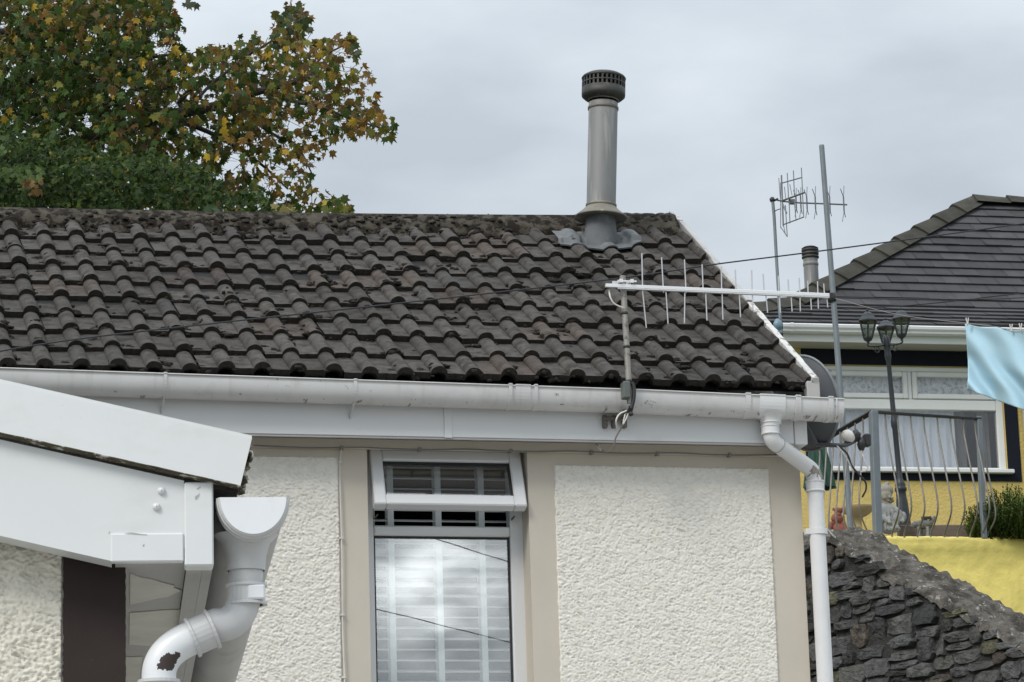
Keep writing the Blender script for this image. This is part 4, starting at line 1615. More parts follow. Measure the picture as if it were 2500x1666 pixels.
rt.add([(apex.x, RY, apex.z - .06), (XR, RY, apex.z - .06), (XR, bk, ez), (corner.x + 3.0, bk, ez)], [(0, 1, 2, 3)])
yr = rt.build('roof', [M['slate']], yh)


def cap_run(P0, P1, n, r, name):
    P0, P1 = Vector(P0), Vector(P1)
    d = (P1 - P0)
    o = MB()
    ax = d.normalized()
    sd = ax.cross(Vector((0, 0, 1))).normalized()
    upv = sd.cross(ax)
    for i in range(n):
        a, b = P0 + d * (i / n), P0 + d * ((i + 1.10) / n)
        rows = []
        tn = .8 + .4 * rng.random()
        for (p, rr, lift) in ((a, r * .80, -.02), (a, r * 1.06, .016), (b, r * .88, -.006)):
            row = []
            for j in range(11):
                t = j / 5 - 1
                row.append(p + sd * (rr * t * 1.35) + upv * (rr * (.62 - 1.05 * abs(t) ** 1.25) + lift))
            rows.append(row)
        o.grid(rows, smooth=False, col=(tn, tn, tn * .98))
    return o.build(name, M['hip'], yr)


hb = Vector((corner.x, EY, ez + .03))
km = Vector((hipx(l1), yk, zk + .03))
ap = Vector((apex.x, RY, apex.z - .03))
cap_run(hb, km, 4, .13, 'hip_tiles')
cap_run(km, ap, 9, .13, 'hip_tiles')
cap_run(ap, (XR, RY, apex.z - .03), 10, .12, 'ridge_tiles')
# walls
o_ = MB()
wx0, wx1 = Y_(1936, 1000).x - .1, 6.2
wl0, wl1 = Y_(2003, 1000).x, Y_(2455, 1060).x
wt, wb = Y_(2230, 894).z, Y_(2240, 1156).z
o_.box(wx0, wl0, 0, .3, 5, ez + .1)
o_.box(wl1, wx1, 0, .3, 5, ez + .1)
o_.box(wl0, wl1, 0, .3, 5, wb)
o_.box(wl0, wl1, 0, .3, wt, ez + .1)
o_.box(wx0, wx0 + .3, .3, 6, 5, ez + .1)
o_.box(wx1 - .3, wx1, .3, 6, 5, ez + .1)
o_.build('wall', M['yellow'], yh)
bt, bb, bl_, br_ = Y_(2230, 857).z, Y_(2240, 1174).z, Y_(1962, 1000).x, Y_(2487, 1060).x
o_ = MB()
o_.box(bl_, br_, -.012, -.001, wt + .002, bt)
o_.box(wl1 + .002, br_, -.012, -.001, wb, wt + .001)
o_.box(bl_, wl0 - .002, -.012, -.001, wb, wt + .001)
o_.box(bl_, br_, -.014, -.001, bb, wb - .002)
o_.build('painted_surround', M['navy'], yh)
o_ = MB()
fzt, fzb_ = Y_(2200, 818, -.36).z, Y_(2200, 838, -.36).z
o_.box(corner.x, XR, -.36, -.33, fzb_, ez - .005)
o_.build('fascia', M['cream_upvc'], yh)
o_ = MB()
o_.box(corner.x, XR, -.329, -.002, fzb_ + .002, fzb_ + .02)
o_.build('soffit', M['soffit_far'], yh)
o_ = MB()
gx0 = Y_(1909, 805, -.46).x


def ogee(x):
    z = ez - .01
    return [(x, -.362, z), (x, -.46, z + .012), (x, -.472, z), (x, -.468, z - .03), (x, -.45, z - .055), (x, -.445, z - .075), (x, -.42, z - .09), (x, -.362, z - .09)]


o_.grid([ogee(gx0), ogee(2), ogee(XR)], smooth=False, closed=True)
o_.add(ogee(gx0), [tuple(range(8))])
yg = o_.build('gutter', M['upvc_clean'], yh)
for u in (1934, 2215, 2372):
    x = Y_(u, 805, -.46).x
    o_ = MB()
    o_.grid([[(x + d, p[1] - .004, p[2] + (.004 if i < 3 else -.004)) for i, p in enumerate(ogee(x))] for d in (-.02, .02)], smooth=False, closed=True)
    o_.build('bracket', M['upvc_clean'], yg)
o_ = MB()
x = Y_(2494, 1000).x
o_.tube([(x + .02, -.06, 5), (x + .02, -.06, fzb_)], .035, 12)
o_.build('downpipe', M['soffit_far'], yh)
# window
o_ = MB()
FYy = .03
tz0, tz1 = Y_(2230, 1001, FYy).z, Y_(2230, 975, FYy).z
xm0, xm1 = Y_(2205, 940, FYy).x, Y_(2237, 940, FYy).x
fw_ = .085
o_.box(wl0, wl0 + fw_, FYy, FYy + .08, wb, wt, .008)
o_.box(wl1 - fw_, wl1, FYy, FYy + .08, wb, wt, .008)
o_.box(wl0 + fw_, wl1 - fw_, FYy, FYy + .08, wt - .06, wt, .008)
o_.box(wl0 + fw_, wl1 - fw_, FYy - .004, FYy + .076, tz0, tz1, .01)
o_.box(wl0 + fw_, wl1 - fw_, FYy, FYy + .08, wb, wb + .08, .008)
o_.box((xm0 + xm1) / 2 - .025, (xm0 + xm1) / 2 + .025, FYy, FYy + .08, tz1, wt - .06, .008)
yw = o_.build('window', M['cream_upvc'], yh)
xm = (xm0 + xm1) / 2
for (a, b) in ((wl0 + fw_, xm - .025), (xm + .025, wl1 - fw_)):
    o_ = MB()
    z0, z1 = tz1 + .002, wt - .062
    q = .062
    o_.box(a + .003, a + q, FYy - .018, FYy + .05, z0, z1, .01)
    o_.box(b - q, b - .003, FYy - .018, FYy + .05, z0, z1, .01)
    o_.box(a + q, b - q, FYy - .0175, FYy + .05, z1 - q, z1 - .0005, .01)
    o_.box(a + q, b - q, FYy - .0175, FYy + .05, z0 + .0005, z0 + q, .01)
    o_.build('top_light', M['cream_upvc'], yw)
    o_ = MB()
    o_.box(a + q - .002, b - q + .002, FYy + .01, FYy + .016, z0 + q - .002, z1 - q + .002)
    o_.build('pane', M['pane_far'], yw)
o_ = MB()
o_.box(wl0 + fw_ - .002, wl1 - fw_ + .002, FYy + .03, FYy + .036, wb + .078, tz0 + .002)
o_.build('pane', M['pane_far'], yw)
o_ = MB()
o_.box(wl0 - .02, wl1 + .05, -.09, FYy - .001, wb - .001, wb + .045, .008)
o_.build('sill', M['upvc_clean'], yw)
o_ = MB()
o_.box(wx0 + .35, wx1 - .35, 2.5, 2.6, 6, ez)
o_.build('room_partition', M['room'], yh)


def curtain(name, label, x0, x1, z0, z1, y, m, amp, per, cat='curtain', gap=0.):
    o = MB()
    n = max(8, int((x1 - x0) / .012))
    rows = []
    for j in range(9):
        t = j / 8
        row = []
        for i in range(n + 1):
            x = x0 + (x1 - x0) * i / n
            ph = x * 2 * pi / per + 1.3 * noise.noise(Vector((x * 3, 0, 1)))
            row.append((x + gap * (t - .5), y + amp * sin(ph) * (.6 + .4 * t) + .3 * amp * sin(ph * 2.3 + t), z1 + (z0 - z1) * t))
        rows.append(row)
    o.grid(rows, smooth=True)
    oo = o.build(name, m, None, YH.m @ Matrix.Identity(4))
    tag(oo, label, cat)
    return oo


xg = Y_(2328, 1080, .2).x
curtain('net_curtain', 'white pleated net curtain behind the large lower pane of the yellow house', wl0 + .05, xg, wb + .03, tz0 + .06, .15, M['net'], .022, .105)
curtain('drape', 'grey drape at the dark right end of the yellow house window', Y_(2392, 1080, .2).x, Y_(2418, 1080, .2).x, wb + .03, tz0 + .06, .24, M['drape'], .015, .06)
curtain('drape', 'narrow grey drape beside the net curtain in the yellow house window', xg + .04, xg + .17, wb + .03, tz0 + .06, .26, M['drape'], .012, .05)
curtain('lace_curtain', 'patterned lace curtain in the upper left light of the yellow house window', wl0 + .05, xm - .01, tz1, wt, .14, M['lace'], .01, .16)
curtain('lace_curtain', 'patterned lace curtain in the upper right light beside the hanging cloth', xm + .01, wl1 - .05, tz1, wt, .14, M['lace'], .01, .16)
# its own small flue behind the hip
o_ = MB()
c_ = Y_(1980, 660, 3.2)
zt_ = Y_(1979, 607, 3.2).z
zb_ = Y_(1979, 632, 3.2).z
r_ = 21.5 * 39.6 / FPX
o_.lathe([(r_ * .86, -1.6), (r_ * .86, zb_ - c_.z)], c_, 24)
o_.lathe([(r_ * .86, zb_ - c_.z - .10), (r_ * .92, zb_ - c_.z - .09), (r_ * .92, zb_ - c_.z - .06), (r_ * .86, zb_ - c_.z - .05)], c_, 24)
yf = o_.build('flue', M['flue'], yh)
o_ = MB()
h_ = zt_ - zb_
pr_ = [(r_ * .86, 0)]
for i in range(3):
    b0 = h_ * i / 3
    pr_ += [(r_ * 1.0, b0 + .004), (r_ * 1.02, b0 + h_ * .2), (r_ * .9, b0 + h_ * .24), (r_ * .9, b0 + h_ * .32)]
pr_ += [(r_, h_), (r_ * .7, h_ + .02), (.001, h_ + .025)]
o_.lathe(pr_, (c_.x, c_.y, zb_), 24)
o_.build('flue_cowl', M['flue_cap'], yf)

# ================================================================== aerial on the yellow house
ya = thing('rooftop_aerial', 'far dark aerial with a grid reflector and crossed rods on a tall thin mast', 'aerial', YH)
AYY = -.75
z4 = lambda a, b, dy=0.: Y_(1860 + a / 6.533, 400 + b / 6.533, AYY + dy)
o_ = MB()
o_.tube([Y_(1909, 850, AYY), z4(235, 1550), z4(195, 830), z4(172, 590)], .018, 10)
o_.build('mast', M['galv'], ya)
o_ = MB()
o_.tube([z4(150, 560), z4(330, 600), z4(600, 625, -.02), z4(980, 638, -.05), z4(1360, 655, -.08)], .010, 8)
o_.build('boom', M['alloy_far'], ya)
o_ = MB()
o_.blob(z4(165, 575), (.030, .03, .034), 2, .3, 2, 2)
o_.tube([z4(175, 600), z4(255, 560)], .012, 8)
o_.build('clamp', M['iron'], ya)
for i, (a, b) in enumerate([(1308, 650), (1085, 640), (855, 632), (720, 630), (622, 626), (548, 624)]):
    k = 1.0 - .04 * i
    dy = -.08 * (a - 300) / 1000
    o_ = MB()
    ex = lambda da, db: z4(a + da * k, b + db * k, dy)
    o_.tube([ex(-6, -120), ex(4, 112)], .0085, 7)
    for (da, db, dd_) in ((-55, -250, -.06), (2, -295, .06)):
        o_.tube([ex(-6, -115), z4(a + da * k, b + db * k, dy + dd_)], .0045, 6)
    for (da, db, dd_) in ((-24, 272, -.06), (26, 205, .06)):
        o_.tube([ex(4, 108), z4(a + da * k, b + db * k, dy + dd_)], .0045, 6)
    o_.build('director', M['alloy_far'], ya)
o_ = MB()


def seg(a, b, r, d0=None, d1=None):
    f = lambda p: .0012 * (p[0] - 300)
    o_.tube([z4(a[0], a[1], -f(a)), z4(b[0], b[1], -f(b))], r, 6)


for a, b, r in [((270, 230), (295, 560), .0045), ((312, 185), (342, 1000), .009), ((405, 150), (425, 545), .0055), ((503, 110), (520, 520), .0055), ((630, 65), (650, 470), .0055),
                ((300, 300), (300, 1030), .0045), ((435, 600), (448, 950), .0055), ((515, 560), (545, 910), .0055), ((648, 470), (668, 860), .0055), ((318, 310), (640, 220), .007), ((350, 970), (670, 850), .007),
                ((330, 590), (680, 460), .011), ((308, 1020), (405, 1165), .0055), ((375, 660), (405, 1165), .0055), ((345, 980), (372, 1110), .0045), ((360, 370), (380, 560), .0045), ((445, 330), (480, 500), .0045), ((330, 640), (395, 790), .010)]:
    seg(a, b, r)
o_.build('reflector', M['alloy_far'], ya)
o_ = MB()
p = z4(478, 608, -.12)
o_.box(p.x - .035, p.x + .035, p.y - .02, p.y + .02, p.z - .03, p.z + .03, .006)
o_.build('dipole_box', M['alloy_far'], ya)
o_ = MB()
o_.tube(smooth_path([z4(205, 760, -.03), z4(250, 735, -.05), z4(298, 722, -.03)], 5), .005, 6)
o_.build('feeder', M['cable_black'], ya)
o_ = MB()
p = Y_(1905, 800, AYY)
o_.tube(smooth_path([Y_(1902, 770, AYY), Y_(1909, 800, AYY - .03), Y_(1911, 835, AYY - .02), Y_(1914, 850, AYY)], 5), .008, 6)
o_.build('cable', M['cable_black'], ya)
o_ = MB()
p = Y_(1934, 852, -.4)
o_.tube([Y_(1909, 850, AYY), Y_(1909, 850, -.36)], .016, 8)
o_.tube([Y_(1908, 826, AYY), Y_(1908, 826, -.36)], .016, 8)
o_.build('wall_bracket', M['bracket'], ya)

fld = thing('floodlight', 'small blue grey casing on the aerial mast above the white gutter', 'light', YH)
o_ = MB()
p = Y_(1899, 794, AYY - .06)
o_.blob(p, (.052, .05, .07), 3, .12, 1.5, 3)
o_.box(p.x - .02, p.x + .05, p.y - .02, p.y + .05, p.z - .10, p.z - .04, .012)
o_.build('casing', M['bluebox'], fld)
o_ = MB()
o_.tube(smooth_path([p + Vector((.02, .02, .06)), p + Vector((.06, .04, .03)), p + Vector((.06, .06, -.06))], 4), .010, 7)
o_.build('bracket', M['iron'], fld)

# ================================================================== terrace, its wall, railing
TY = 30.
_p = W(2130, 1309, TY)
RL = Frame((_p.x, _p.y, 0), radians(22))
R_ = RL.at
TZ = R_(2130, 1309).z
TZr = R_(2495, 1314).z


def tz_at(x):
    xr = R_(2495, 1314).x
    return TZ + (TZr - TZ) * min(1.5, max(0, x / xr))


terr = MB()
terr.box(-.9, 2.84, .31, 7.2, TZ - 2.4, TZ - .02, 0, RL.m)
tag(terr.build('terrace', M['paving']), None, None, kind='structure')
rw = thing('retaining_wall', 'bright yellow painted terrace wall under the railing', 'wall', RL)
o_ = MB()
rows = []
nx = 130
for j in range(46):
    row = []
    for i in range(nx + 1):
        x = -.35 + 3.2 * i / nx
        top = tz_at(x) + .012 * noise.noise(Vector((x * 4, 3, 1))) + .006 * noise.noise(Vector((x * 14, 3, 1)))
        t = j / 45
        z = top - 2.6 * t ** 1.35
        y = .020 * noise.noise(Vector((x * 3.5, z * 3.5, 2))) + .008 * noise.noise(Vector((x * 12, z * 12, 7)))
        lip = .014 * (1 - sstep(.10 + .04 * noise.noise(Vector((x * 2, 1, 1))), .17, top - z)) + .010 * exp(-((top - z) / .012))
        if j == 0:
            row.append((x, .02, top + .006))
        else:
            row.append((x, -lip + y, z))
    rows.append(row)
rows.insert(0, [(p[0], .3, p[2] - .004) for p in rows[0]])
o_.grid(rows, smooth=True)
o_.box(-.35, 2.85, .05, .3, TZ - 2.6, TZ - .05)
o_.build('wall', M['yellow_wall'], rw)

rail = thing('railing', 'grey belly bar railing on the terrace with a sloping section at its left', 'railing', RL)


def post(pt, pb, w, name='post'):
    o = MB()
    pt, pb = Vector(pt), Vector(pb)
    d = pt - pb
    m = Matrix.Translation(pb) @ Vector((0, 0, 1)).rotation_difference(d).to_matrix().to_4x4()
    o.box(-w / 2, w / 2, -w / 2, w / 2, 0, d.length, .005, m)
    return o.build(name, M['galv'], rail)


pc_t, pc_b = R_(2132, 1005), R_(2143, 1312)
post(pc_t, pc_b, .072)
pe_t, pe_b = R_(2389, 1018), R_(2403, 1316)
post(pe_t, pe_b, .05)
o_ = MB()
ra, rb_ = R_(2128, 1006), R_(2394, 1023)
mm = Matrix.Translation(ra) @ Vector((1, 0, 0)).rotation_difference(rb_ - ra).to_matrix().to_4x4()
o_.box(0, (rb_ - ra).length, -.025, .025, -.012, .010, .003, mm)
o_.build('top_rail', M['iron'], rail)


def baluster(top, bot, outv, bulge):
    top, bot = Vector(top), Vector(bot)
    pts = []
    ctr = [(0, 0), (.06, 0), (.12, .02), (.2, .14), (.45, .56), (.6, .82), (.68, .95), (.74, 1.0), (.80, .95), (.86, .72), (.92, .34), (.955, .1), (.98, 0), (1, 0)]
    for t, b in ctr:
        pts.append(top + (bot - top) * t + outv * (bulge * b))
    o = MB()
    o.tube(smooth_path(pts, 3), .0085, 7)
    return o.build('baluster', M['baluster'], rail)


for u in (2161, 2191, 2223, 2255, 2288, 2320, 2351, 2380):
    p = R_(u, 1010 + (u - 2128) * .06)
    baluster((p.x, 0, p.z), (p.x, 0, tz_at(p.x) - .01), Vector((0, -1, 0)), .17)
baluster(R_(2406, 1106, .0), (R_(2412, 1300).x, 0, tz_at(1) + .02), Vector((.3, -1, 0)), .10)
# left section: raked, turned back
y2 = radians(-33 - 22)
d2, n2 = Vector((cos(y2), sin(y2), 0)), Vector((sin(y2), -cos(y2), 0))
cpt = R_(2132, 1008)


def onleft(u, v):
    """Point of the raked section's plane, in railing space."""
    nW = (RL.m.to_3x3() @ n2)
    P = on_plane(u, v, RL.m @ Vector((cpt.x, 0, 0)), nW)
    return RL.inv @ P


z1_ = lambda a, b: (1960 + a / 4.48, 980 + b / 4.48)
la, lb = onleft(*z1_(760, 115)), onleft(*z1_(120, 488))
o_ = MB()
mm = Matrix.Translation(la) @ Vector((1, 0, 0)).rotation_difference(lb - la).to_matrix().to_4x4()
o_.box(0, (lb - la).length, -.025, .025, -.012, .012, .003, mm)
o_.build('top_rail', M['iron'], rail)
Ht = cpt.z - TZ
for (a, b) in ((655, 176), (570, 224), (485, 276), (405, 322), (325, 368), (250, 412), (180, 450)):
    p = onleft(*z1_(a, b))
    baluster(p, (p.x, p.y, p.z - Ht * .985), n2, .17)

# grey clothes pole and what hangs from it
pl = thing('clothes_pole', 'tall grey steel pole rising behind the terrace railing with a black clamp', 'pole', loc=W(2079, 1305, 31.4))
cv = Matrix.Translation(-pl.location)
o_ = MB()
pb_, pt_ = W(2079, 1305, 31.4), W(2006, 357, 31.4)
o_.tube([pb_ - Vector((0, 0, .25)), pb_ + (pt_ - pb_) * .5, pt_], [.031, .029, .0265], 16)
o_.lathe([(.0265, 0), (.024, .012), (.001, .016)], pt_, 16)
o_.build('tube', M['galv'], pl, cv)
o_ = MB()
pk = W(2031, 727, 31.4)
o_.lathe([(.03, -.05), (.043, -.045), (.045, 0), (.043, .04), (.03, .045)], pk, 14)
o_.box(pk.x - .06, pk.x - .02, pk.y - .03, pk.y + .02, pk.z - .035, pk.z + .03, .006)
o_.build('clamp', M['black'], pl, cv)
o_ = MB()
lp = smooth_path([pk, W(2190, 768, 30.8), W(2356, 789, 30.2), W(2430, 798, 29.9), W(2500, 806, 29.6), W(2900, 815, 28)], 8)
o_.tube(lp, .004, 6)
tag(o_.build('clothes_line', M['cable_grey']), 'thin clothes line from the grey pole to the pale blue cloth', 'line')
o_ = MB()
o_.tube(smooth_path([pk, W(2260, 731, 33), W(2500, 727, 35), W(2900, 700, 39)], 6), .007, 6)
tag(o_.build('overhead_cable', M['cable_black']), 'black cable running level from the grey pole clamp across the dark hipped roof', 'cable')
o_ = MB()
o_.tube(smooth_path([W(2060, 755, 34.8), W(2230, 745, 35), W(2400, 727, 35.2), W(2900, 670, 36)], 6), .0065, 6)
tag(o_.build('overhead_cable', M['cable_black']), 'faint thin cable climbing to the right across the lower courses of the dark hipped roof', 'cable')
# towel
o_ = MB()
TLy, TRy = 30.2, 29.6
rows = []
nu, nv = 90, 60
lineP = lambda u: W(u, 789 + (u - 2356) * .118, TLy + (TRy - TLy) * (u - 2356) / 144)
for j in range(nv + 1):
    t = j / nv
    row = []
    for i in range(nu + 1):
        s = i / nu
        ut_, vt_ = 2356 + 330 * s, 791 + 330 * s * .118 + 3.2 * sin(s * pi * 4) ** 2 * 1.0
        ub_, vb_ = 2362 + 320 * s, 950 + 26 * (s ** .9) * 2.0 + 62 * s
        u = ut_ + (ub_ - ut_) * t + 3.5 * sin(t * pi) * (1 - s)
        v = vt_ + (vb_ - vt_) * t
        dg = (s * 1.45 + t * .55)
        fold = .12 * sin((s * 2.3 - t * 1.0) * 9.5 + 1.2 * noise.noise(Vector((s * 3, t * 3, 1)))) * (t * .8 + .15) * (.35 + .65 * exp(-s * 1.2))
        fold += .09 * noise.noise(Vector((s * 3 - t * 2, t * 1.3, 6))) * t
        p = W(u, v, TLy + (TRy - TLy) * s * 2.2 + fold)
        row.append(p)
    rows.append(row)
o_.grid(rows, smooth=True)
tw = o_.build('towel', M['towel'])
sol = tw.modifiers.new('thickness', 'SOLIDIFY')
sol.thickness = .004
tag(tw, 'pale blue cloth pegged on the clothes line, blown to one side', 'towel')
for i, (u, v, lb_) in enumerate(((2362, 788, 'pale clothes peg at the left top corner of the blue cloth'), (2469, 804, 'pale clothes peg along the top of the blue cloth, inside the corner peg'), (2492, 802, 'pale clothes peg nearest the right edge of the photo'))):
    c_ = W(u, v, 30.1 - .0035 * (u - 2356))
    pg = thing('clothes_peg', lb_, 'clothes peg', loc=c_, group='pegs on the clothes line')
    o_ = MB()
    for sg in (-1, 1):
        mm = Matrix.Translation((sg * .006, 0, .012)) @ Matrix.Rotation(radians(9 * sg), 4, 'Y')
        o_.box(-.005, .005, -.006, .006, -.04, .036, .002, mm)
    o_.build('jaws', M['peg'], pg)

# ================================================================== lamp post with three lanterns
LY = 32.
lb0, lt0 = W(2209, 1300, LY), W(2165, 838, LY)
lamp = thing('lamp_post', 'dark cast garden lamp post with three lanterns in front of the wide window', 'lamp post', loc=lb0)
cv = Matrix.Translation(-lb0)
la_ = lt0 - lb0
Ll = la_.length
o_ = MB()
hv = lambda v: Ll * (1300 - v) / (1300 - 838.)
o_.lathe([(.075, -.35), (.072, hv(1290)), (.058, hv(1225)), (.050, hv(1215)), (.052, hv(1210)), (.048, hv(1203)), (.060, hv(1200)), (.062, hv(1194)), (.050, hv(1190)), (.056, hv(1186)), (.040, hv(1178)),
          (.0285, hv(1168)), (.0275, hv(1050)), (.036, hv(1043)), (.038, hv(1032)), (.031, hv(1024)), (.0265, hv(1015)), (.0225, hv(885)), (.032, hv(874)), (.034, hv(866)), (.028, hv(860)), (.038, hv(850)), (.038, hv(838)), (.033, hv(825)), (.020, hv(820))], lb0, 14, axis=la_)
o_.build('post', M['lamp_iron'], lamp, cv)


def lantern(u, v_eave, v_bot, Y):
    e, b = W(u, v_eave, Y), W(u, v_bot, Y)
    h = e.z - b.z
    o = MB()
    R1 = .090
    o.lathe([(R1 * 1.18, .0), (R1 * 1.20, .012), (R1 * .80, h * .34), (R1 * .62, h * .50), (R1 * .30, h * .62), (R1 * .1, h * .68), (R1 * .18, h * .76), (R1 * .06, h * .86), (.002, h * 1.05)], e, 6, smooth=False, a0=.4)
    o.lathe([(R1 * 1.18, 0), (R1 * .9, -.002), (.002, .006)], e, 6, smooth=False, a0=.4)
    head = o.build('lantern', M['lamp_iron'], lamp, cv)
    o = MB()
    for j in range(6):
        an = 2 * pi * j / 6 + .4
        d = Vector((cos(an), sin(an), 0))
        o.tube([e + d * R1 * .98, b + d * R1 * .52], .0085, 5)
    o.lathe([(R1 * .52, .012), (R1 * .58, 0), (R1 * .5, -.02), (R1 * .2, -.035), (R1 * .14, -.06)], b, 6, smooth=False, a0=.4)
    o.build('cage', M['lamp_iron'], head, cv)
    o = MB()
    o.lathe([(R1 * .95, -.002), (R1 * .50, -h + .004)], e, 6, smooth=False, a0=.4)
    o.build('panes', M['lantern_glass'], head, cv)
    o = MB()
    o.lathe([(.012, 0), (.014, h * .2), (.026, h * .38), (.024, h * .55), (.001, h * .66)], b, 10)
    o.build('bulb', M['bulb'], head, cv)
    return e, b


eL, bL = lantern(2119, 787, 826, 31.86)
eR, bR = lantern(2201, 782, 818, 31.80)
eC, bC = lantern(2163, 803, 834, 32.24)
hd = lb0 + la_.normalized() * hv(842)
for b in (bL, bR, bC):
    o_ = MB()
    m1 = b - Vector((0, 0, .075))
    o_.tube(smooth_path([hd, hd + (m1 - hd) * .5 + Vector((0, 0, -.012)), m1 + Vector((0, 0, -.005)), b - Vector((0, 0, .03))], 5), .009, 7)
    c_ = hd + (m1 - hd) * .55 - Vector((0, 0, .05))
    dx = (m1 - hd).normalized()
    sc = []
    for i in range(15):
        an = i / 14 * 2 * pi * 1.1
        rr = .042 - .022 * i / 14
        sc.append(c_ + dx * (rr * cos(an)) + Vector((0, 0, rr * sin(an))))
    o_.tube(sc, .006, 6)
    o_.build('arm', M['lamp_iron'], lamp, cv)

# ================================================================== ornaments on the terrace


def voxel(o, size, smooth=True):
    r = o.modifiers.new('fuse', 'REMESH')
    r.mode = 'VOXEL'
    r.voxel_size = size
    r.use_smooth_shade = smooth
    s = o.modifiers.new('soften', 'SMOOTH')
    s.iterations = 3
    return o


SY = 30.75
cs = W(2172, 1303, SY)
px = SY / FPX
st = thing('child_statue', 'pale weathered statue of a seated child in a pointed hood beside the corner post', 'statue', loc=cs)
o_ = MB()
S = lambda u, v, dy=0.: W(u, v, SY + dy) - cs
o_.blob(S(2168, 1280), (.095, .09, .10), 4, .12, 3, 1)                       # lap and robe
o_.blob(S(2162, 1250), (.080, .075, .105), 4, .10, 2, 2)                      # chest
o_.blob(S(2188, 1268, -.05), (.045, .05, .062), 3, .12, 3, 3)                # knee
o_.blob(S(2180, 1292, -.06), (.075, .05, .036), 3, .15, 3, 4)                # hem and feet
o_.blob(S(2205, 1262, .02), (.032, .05, .052), 3, .1, 3, 5)
o_.tube([S(2150, 1238, -.03), S(2150, 1262, -.07), S(2172, 1274, -.10)], [.034, .03, .024], 10)
o_.tube([S(2176, 1236, -.03), S(2196, 1252, -.07), S(2206, 1270, -.08)], [.032, .028, .022], 10)
o_.blob(S(2172, 1276, -.11), (.02, .02, .018), 2, .1, 3, 6)
o_.blob(S(2204, 1272, -.09), (.02, .02, .02), 2, .1, 3, 7)
for i in range(5):                                                           # folds of the robe
    o_.tube([S(2152 + 9 * i, 1246, -.065), S(2154 + 9 * i, 1270, -.088), S(2150 + 11 * i, 1297, -.085)], .009, 6)
body = o_.build('robe', M['statue'], st)
voxel(body, .007)
o_ = MB()
o_.blob(S(2163, 1212, -.01), (.060, .062, .068), 4, .05, 2, 8)               # head
o_.blob(S(2163, 1199, .008), (.070, .068, .062), 4, .08, 3, 9)               # hood
o_.tube([S(2160, 1192), S(2166, 1182), S(2170, 1177)], [.046, .024, .009], 10)
o_.tube([S(2146, 1222), S(2163, 1231, -.04), S(2181, 1222)], .018, 8)
o_.blob(S(2172, 1214, -.068), (.010, .014, .014), 2, 0, 1, 1)                # nose
o_.blob(S(2170, 1223, -.058), (.016, .012, .006), 2, 0, 1, 1)                # lips
o_.blob(S(2178, 1216, -.05), (.016, .018, .016), 2, 0, 1, 1)                 # cheeks
o_.blob(S(2160, 1216, -.056), (.016, .018, .016), 2, 0, 1, 1)
o_.blob(S(2165, 1206, -.060), (.030, .012, .007), 2, 0, 1, 1)                # brow
hd_ = o_.build('head', M['statue_tan'], st)
voxel(hd_, .005)

cr_ = W(2045, 1322, SY)
rf_ = thing('red_figurine', 'faded red clay figurine low behind the sloping railing', 'figurine', loc=cr_)
S = lambda u, v, dy=0.: W(u, v, SY + dy) - cr_
o_ = MB()
o_.blob(S(2046, 1300), (.078, .075, .088), 4, .10, 2.5, 1)
o_.blob(S(2044, 1268), (.060, .058, .062), 4, .10, 2.5, 2)
o_.blob(S(2047, 1248), (.042, .042, .036), 3, .10, 2.5, 3)
o_.tube([S(2036, 1246), S(2034, 1239)], [.018, .008], 8)
o_.tube([S(2055, 1246), S(2058, 1240)], [.018, .008], 8)
o_.tube([S(2030, 1276, -.03), S(2024, 1296, -.06), S(2038, 1312, -.07)], [.022, .022, .018], 8)
o_.tube([S(2060, 1276, -.03), S(2066, 1296, -.06), S(2054, 1312, -.07)], [.022, .022, .018], 8)
o_.blob(S(2047, 1256, -.045), (.026, .014, .012), 2, 0, 1, 1)
voxel(o_.build('body', M['redclay'], rf_), .006)

ca = W(2255, 1312, SY)
an_ = thing('animal_ornament', 'small grey four legged ornament with pale legs on the terrace edge', 'ornament', loc=ca)
S = lambda u, v, dy=0.: W(u, v, SY + dy) - ca
o_ = MB()
o_.blob(S(2256, 1281), (.085, .052, .045), 4, .08, 2.5, 1)
o_.tube([S(2240, 1280), S(2230, 1283), S(2224, 1288)], [.034, .030, .016], 8)
o_.tube([S(2272, 1276), S(2279, 1267), S(2282, 1260)], [.028, .020, .010], 8)
o_.tube([S(2234, 1278, -.01), S(2232, 1271, -.01)], [.010, .004], 6)
o_.tube([S(2238, 1278, .02), S(2237, 1271, .02)], [.010, .004], 6)
voxel(o_.build('body', M['greystone'], an_), .005)
for (u, dy) in ((2243, -.03), (2249, .03), (2264, -.03), (2269, .03)):
    o_ = MB()
    o_.tube([S(u, 1286, dy), S(u + 1, 1298, dy), S(u, 1311, dy)], [.020, .014, .016], 8)
    o_.build('leg', M['statue'], an_)
o_ = MB()
o_.box(*(lambda a, b: (a.x, b.x, a.y - .015, a.y + .015, b.z, a.z))(S(2249, 1262, -.02), S(2274, 1268, -.02)), .003)
o_.tube([S(2262, 1266, -.01), S(2261, 1274, -.01)], .008, 6)
o_.build('saddle', M['darkorn'], an_)

o_ = MB()
a_, b_ = W(2192, 1284, 30.9), W(2364, 1299, 30.95)
o_.box(0, (b_ - a_).length + .02, -.05, .05, b_.z - a_.z - .1, 0, .008)
sp = o_.build('timber_edging', M['sleeper'])
sp.location = a_
sp.rotation_euler = (0, 0, radians(8))
tag(sp, 'brown timber edging lying along the terrace behind the balusters', 'edging')

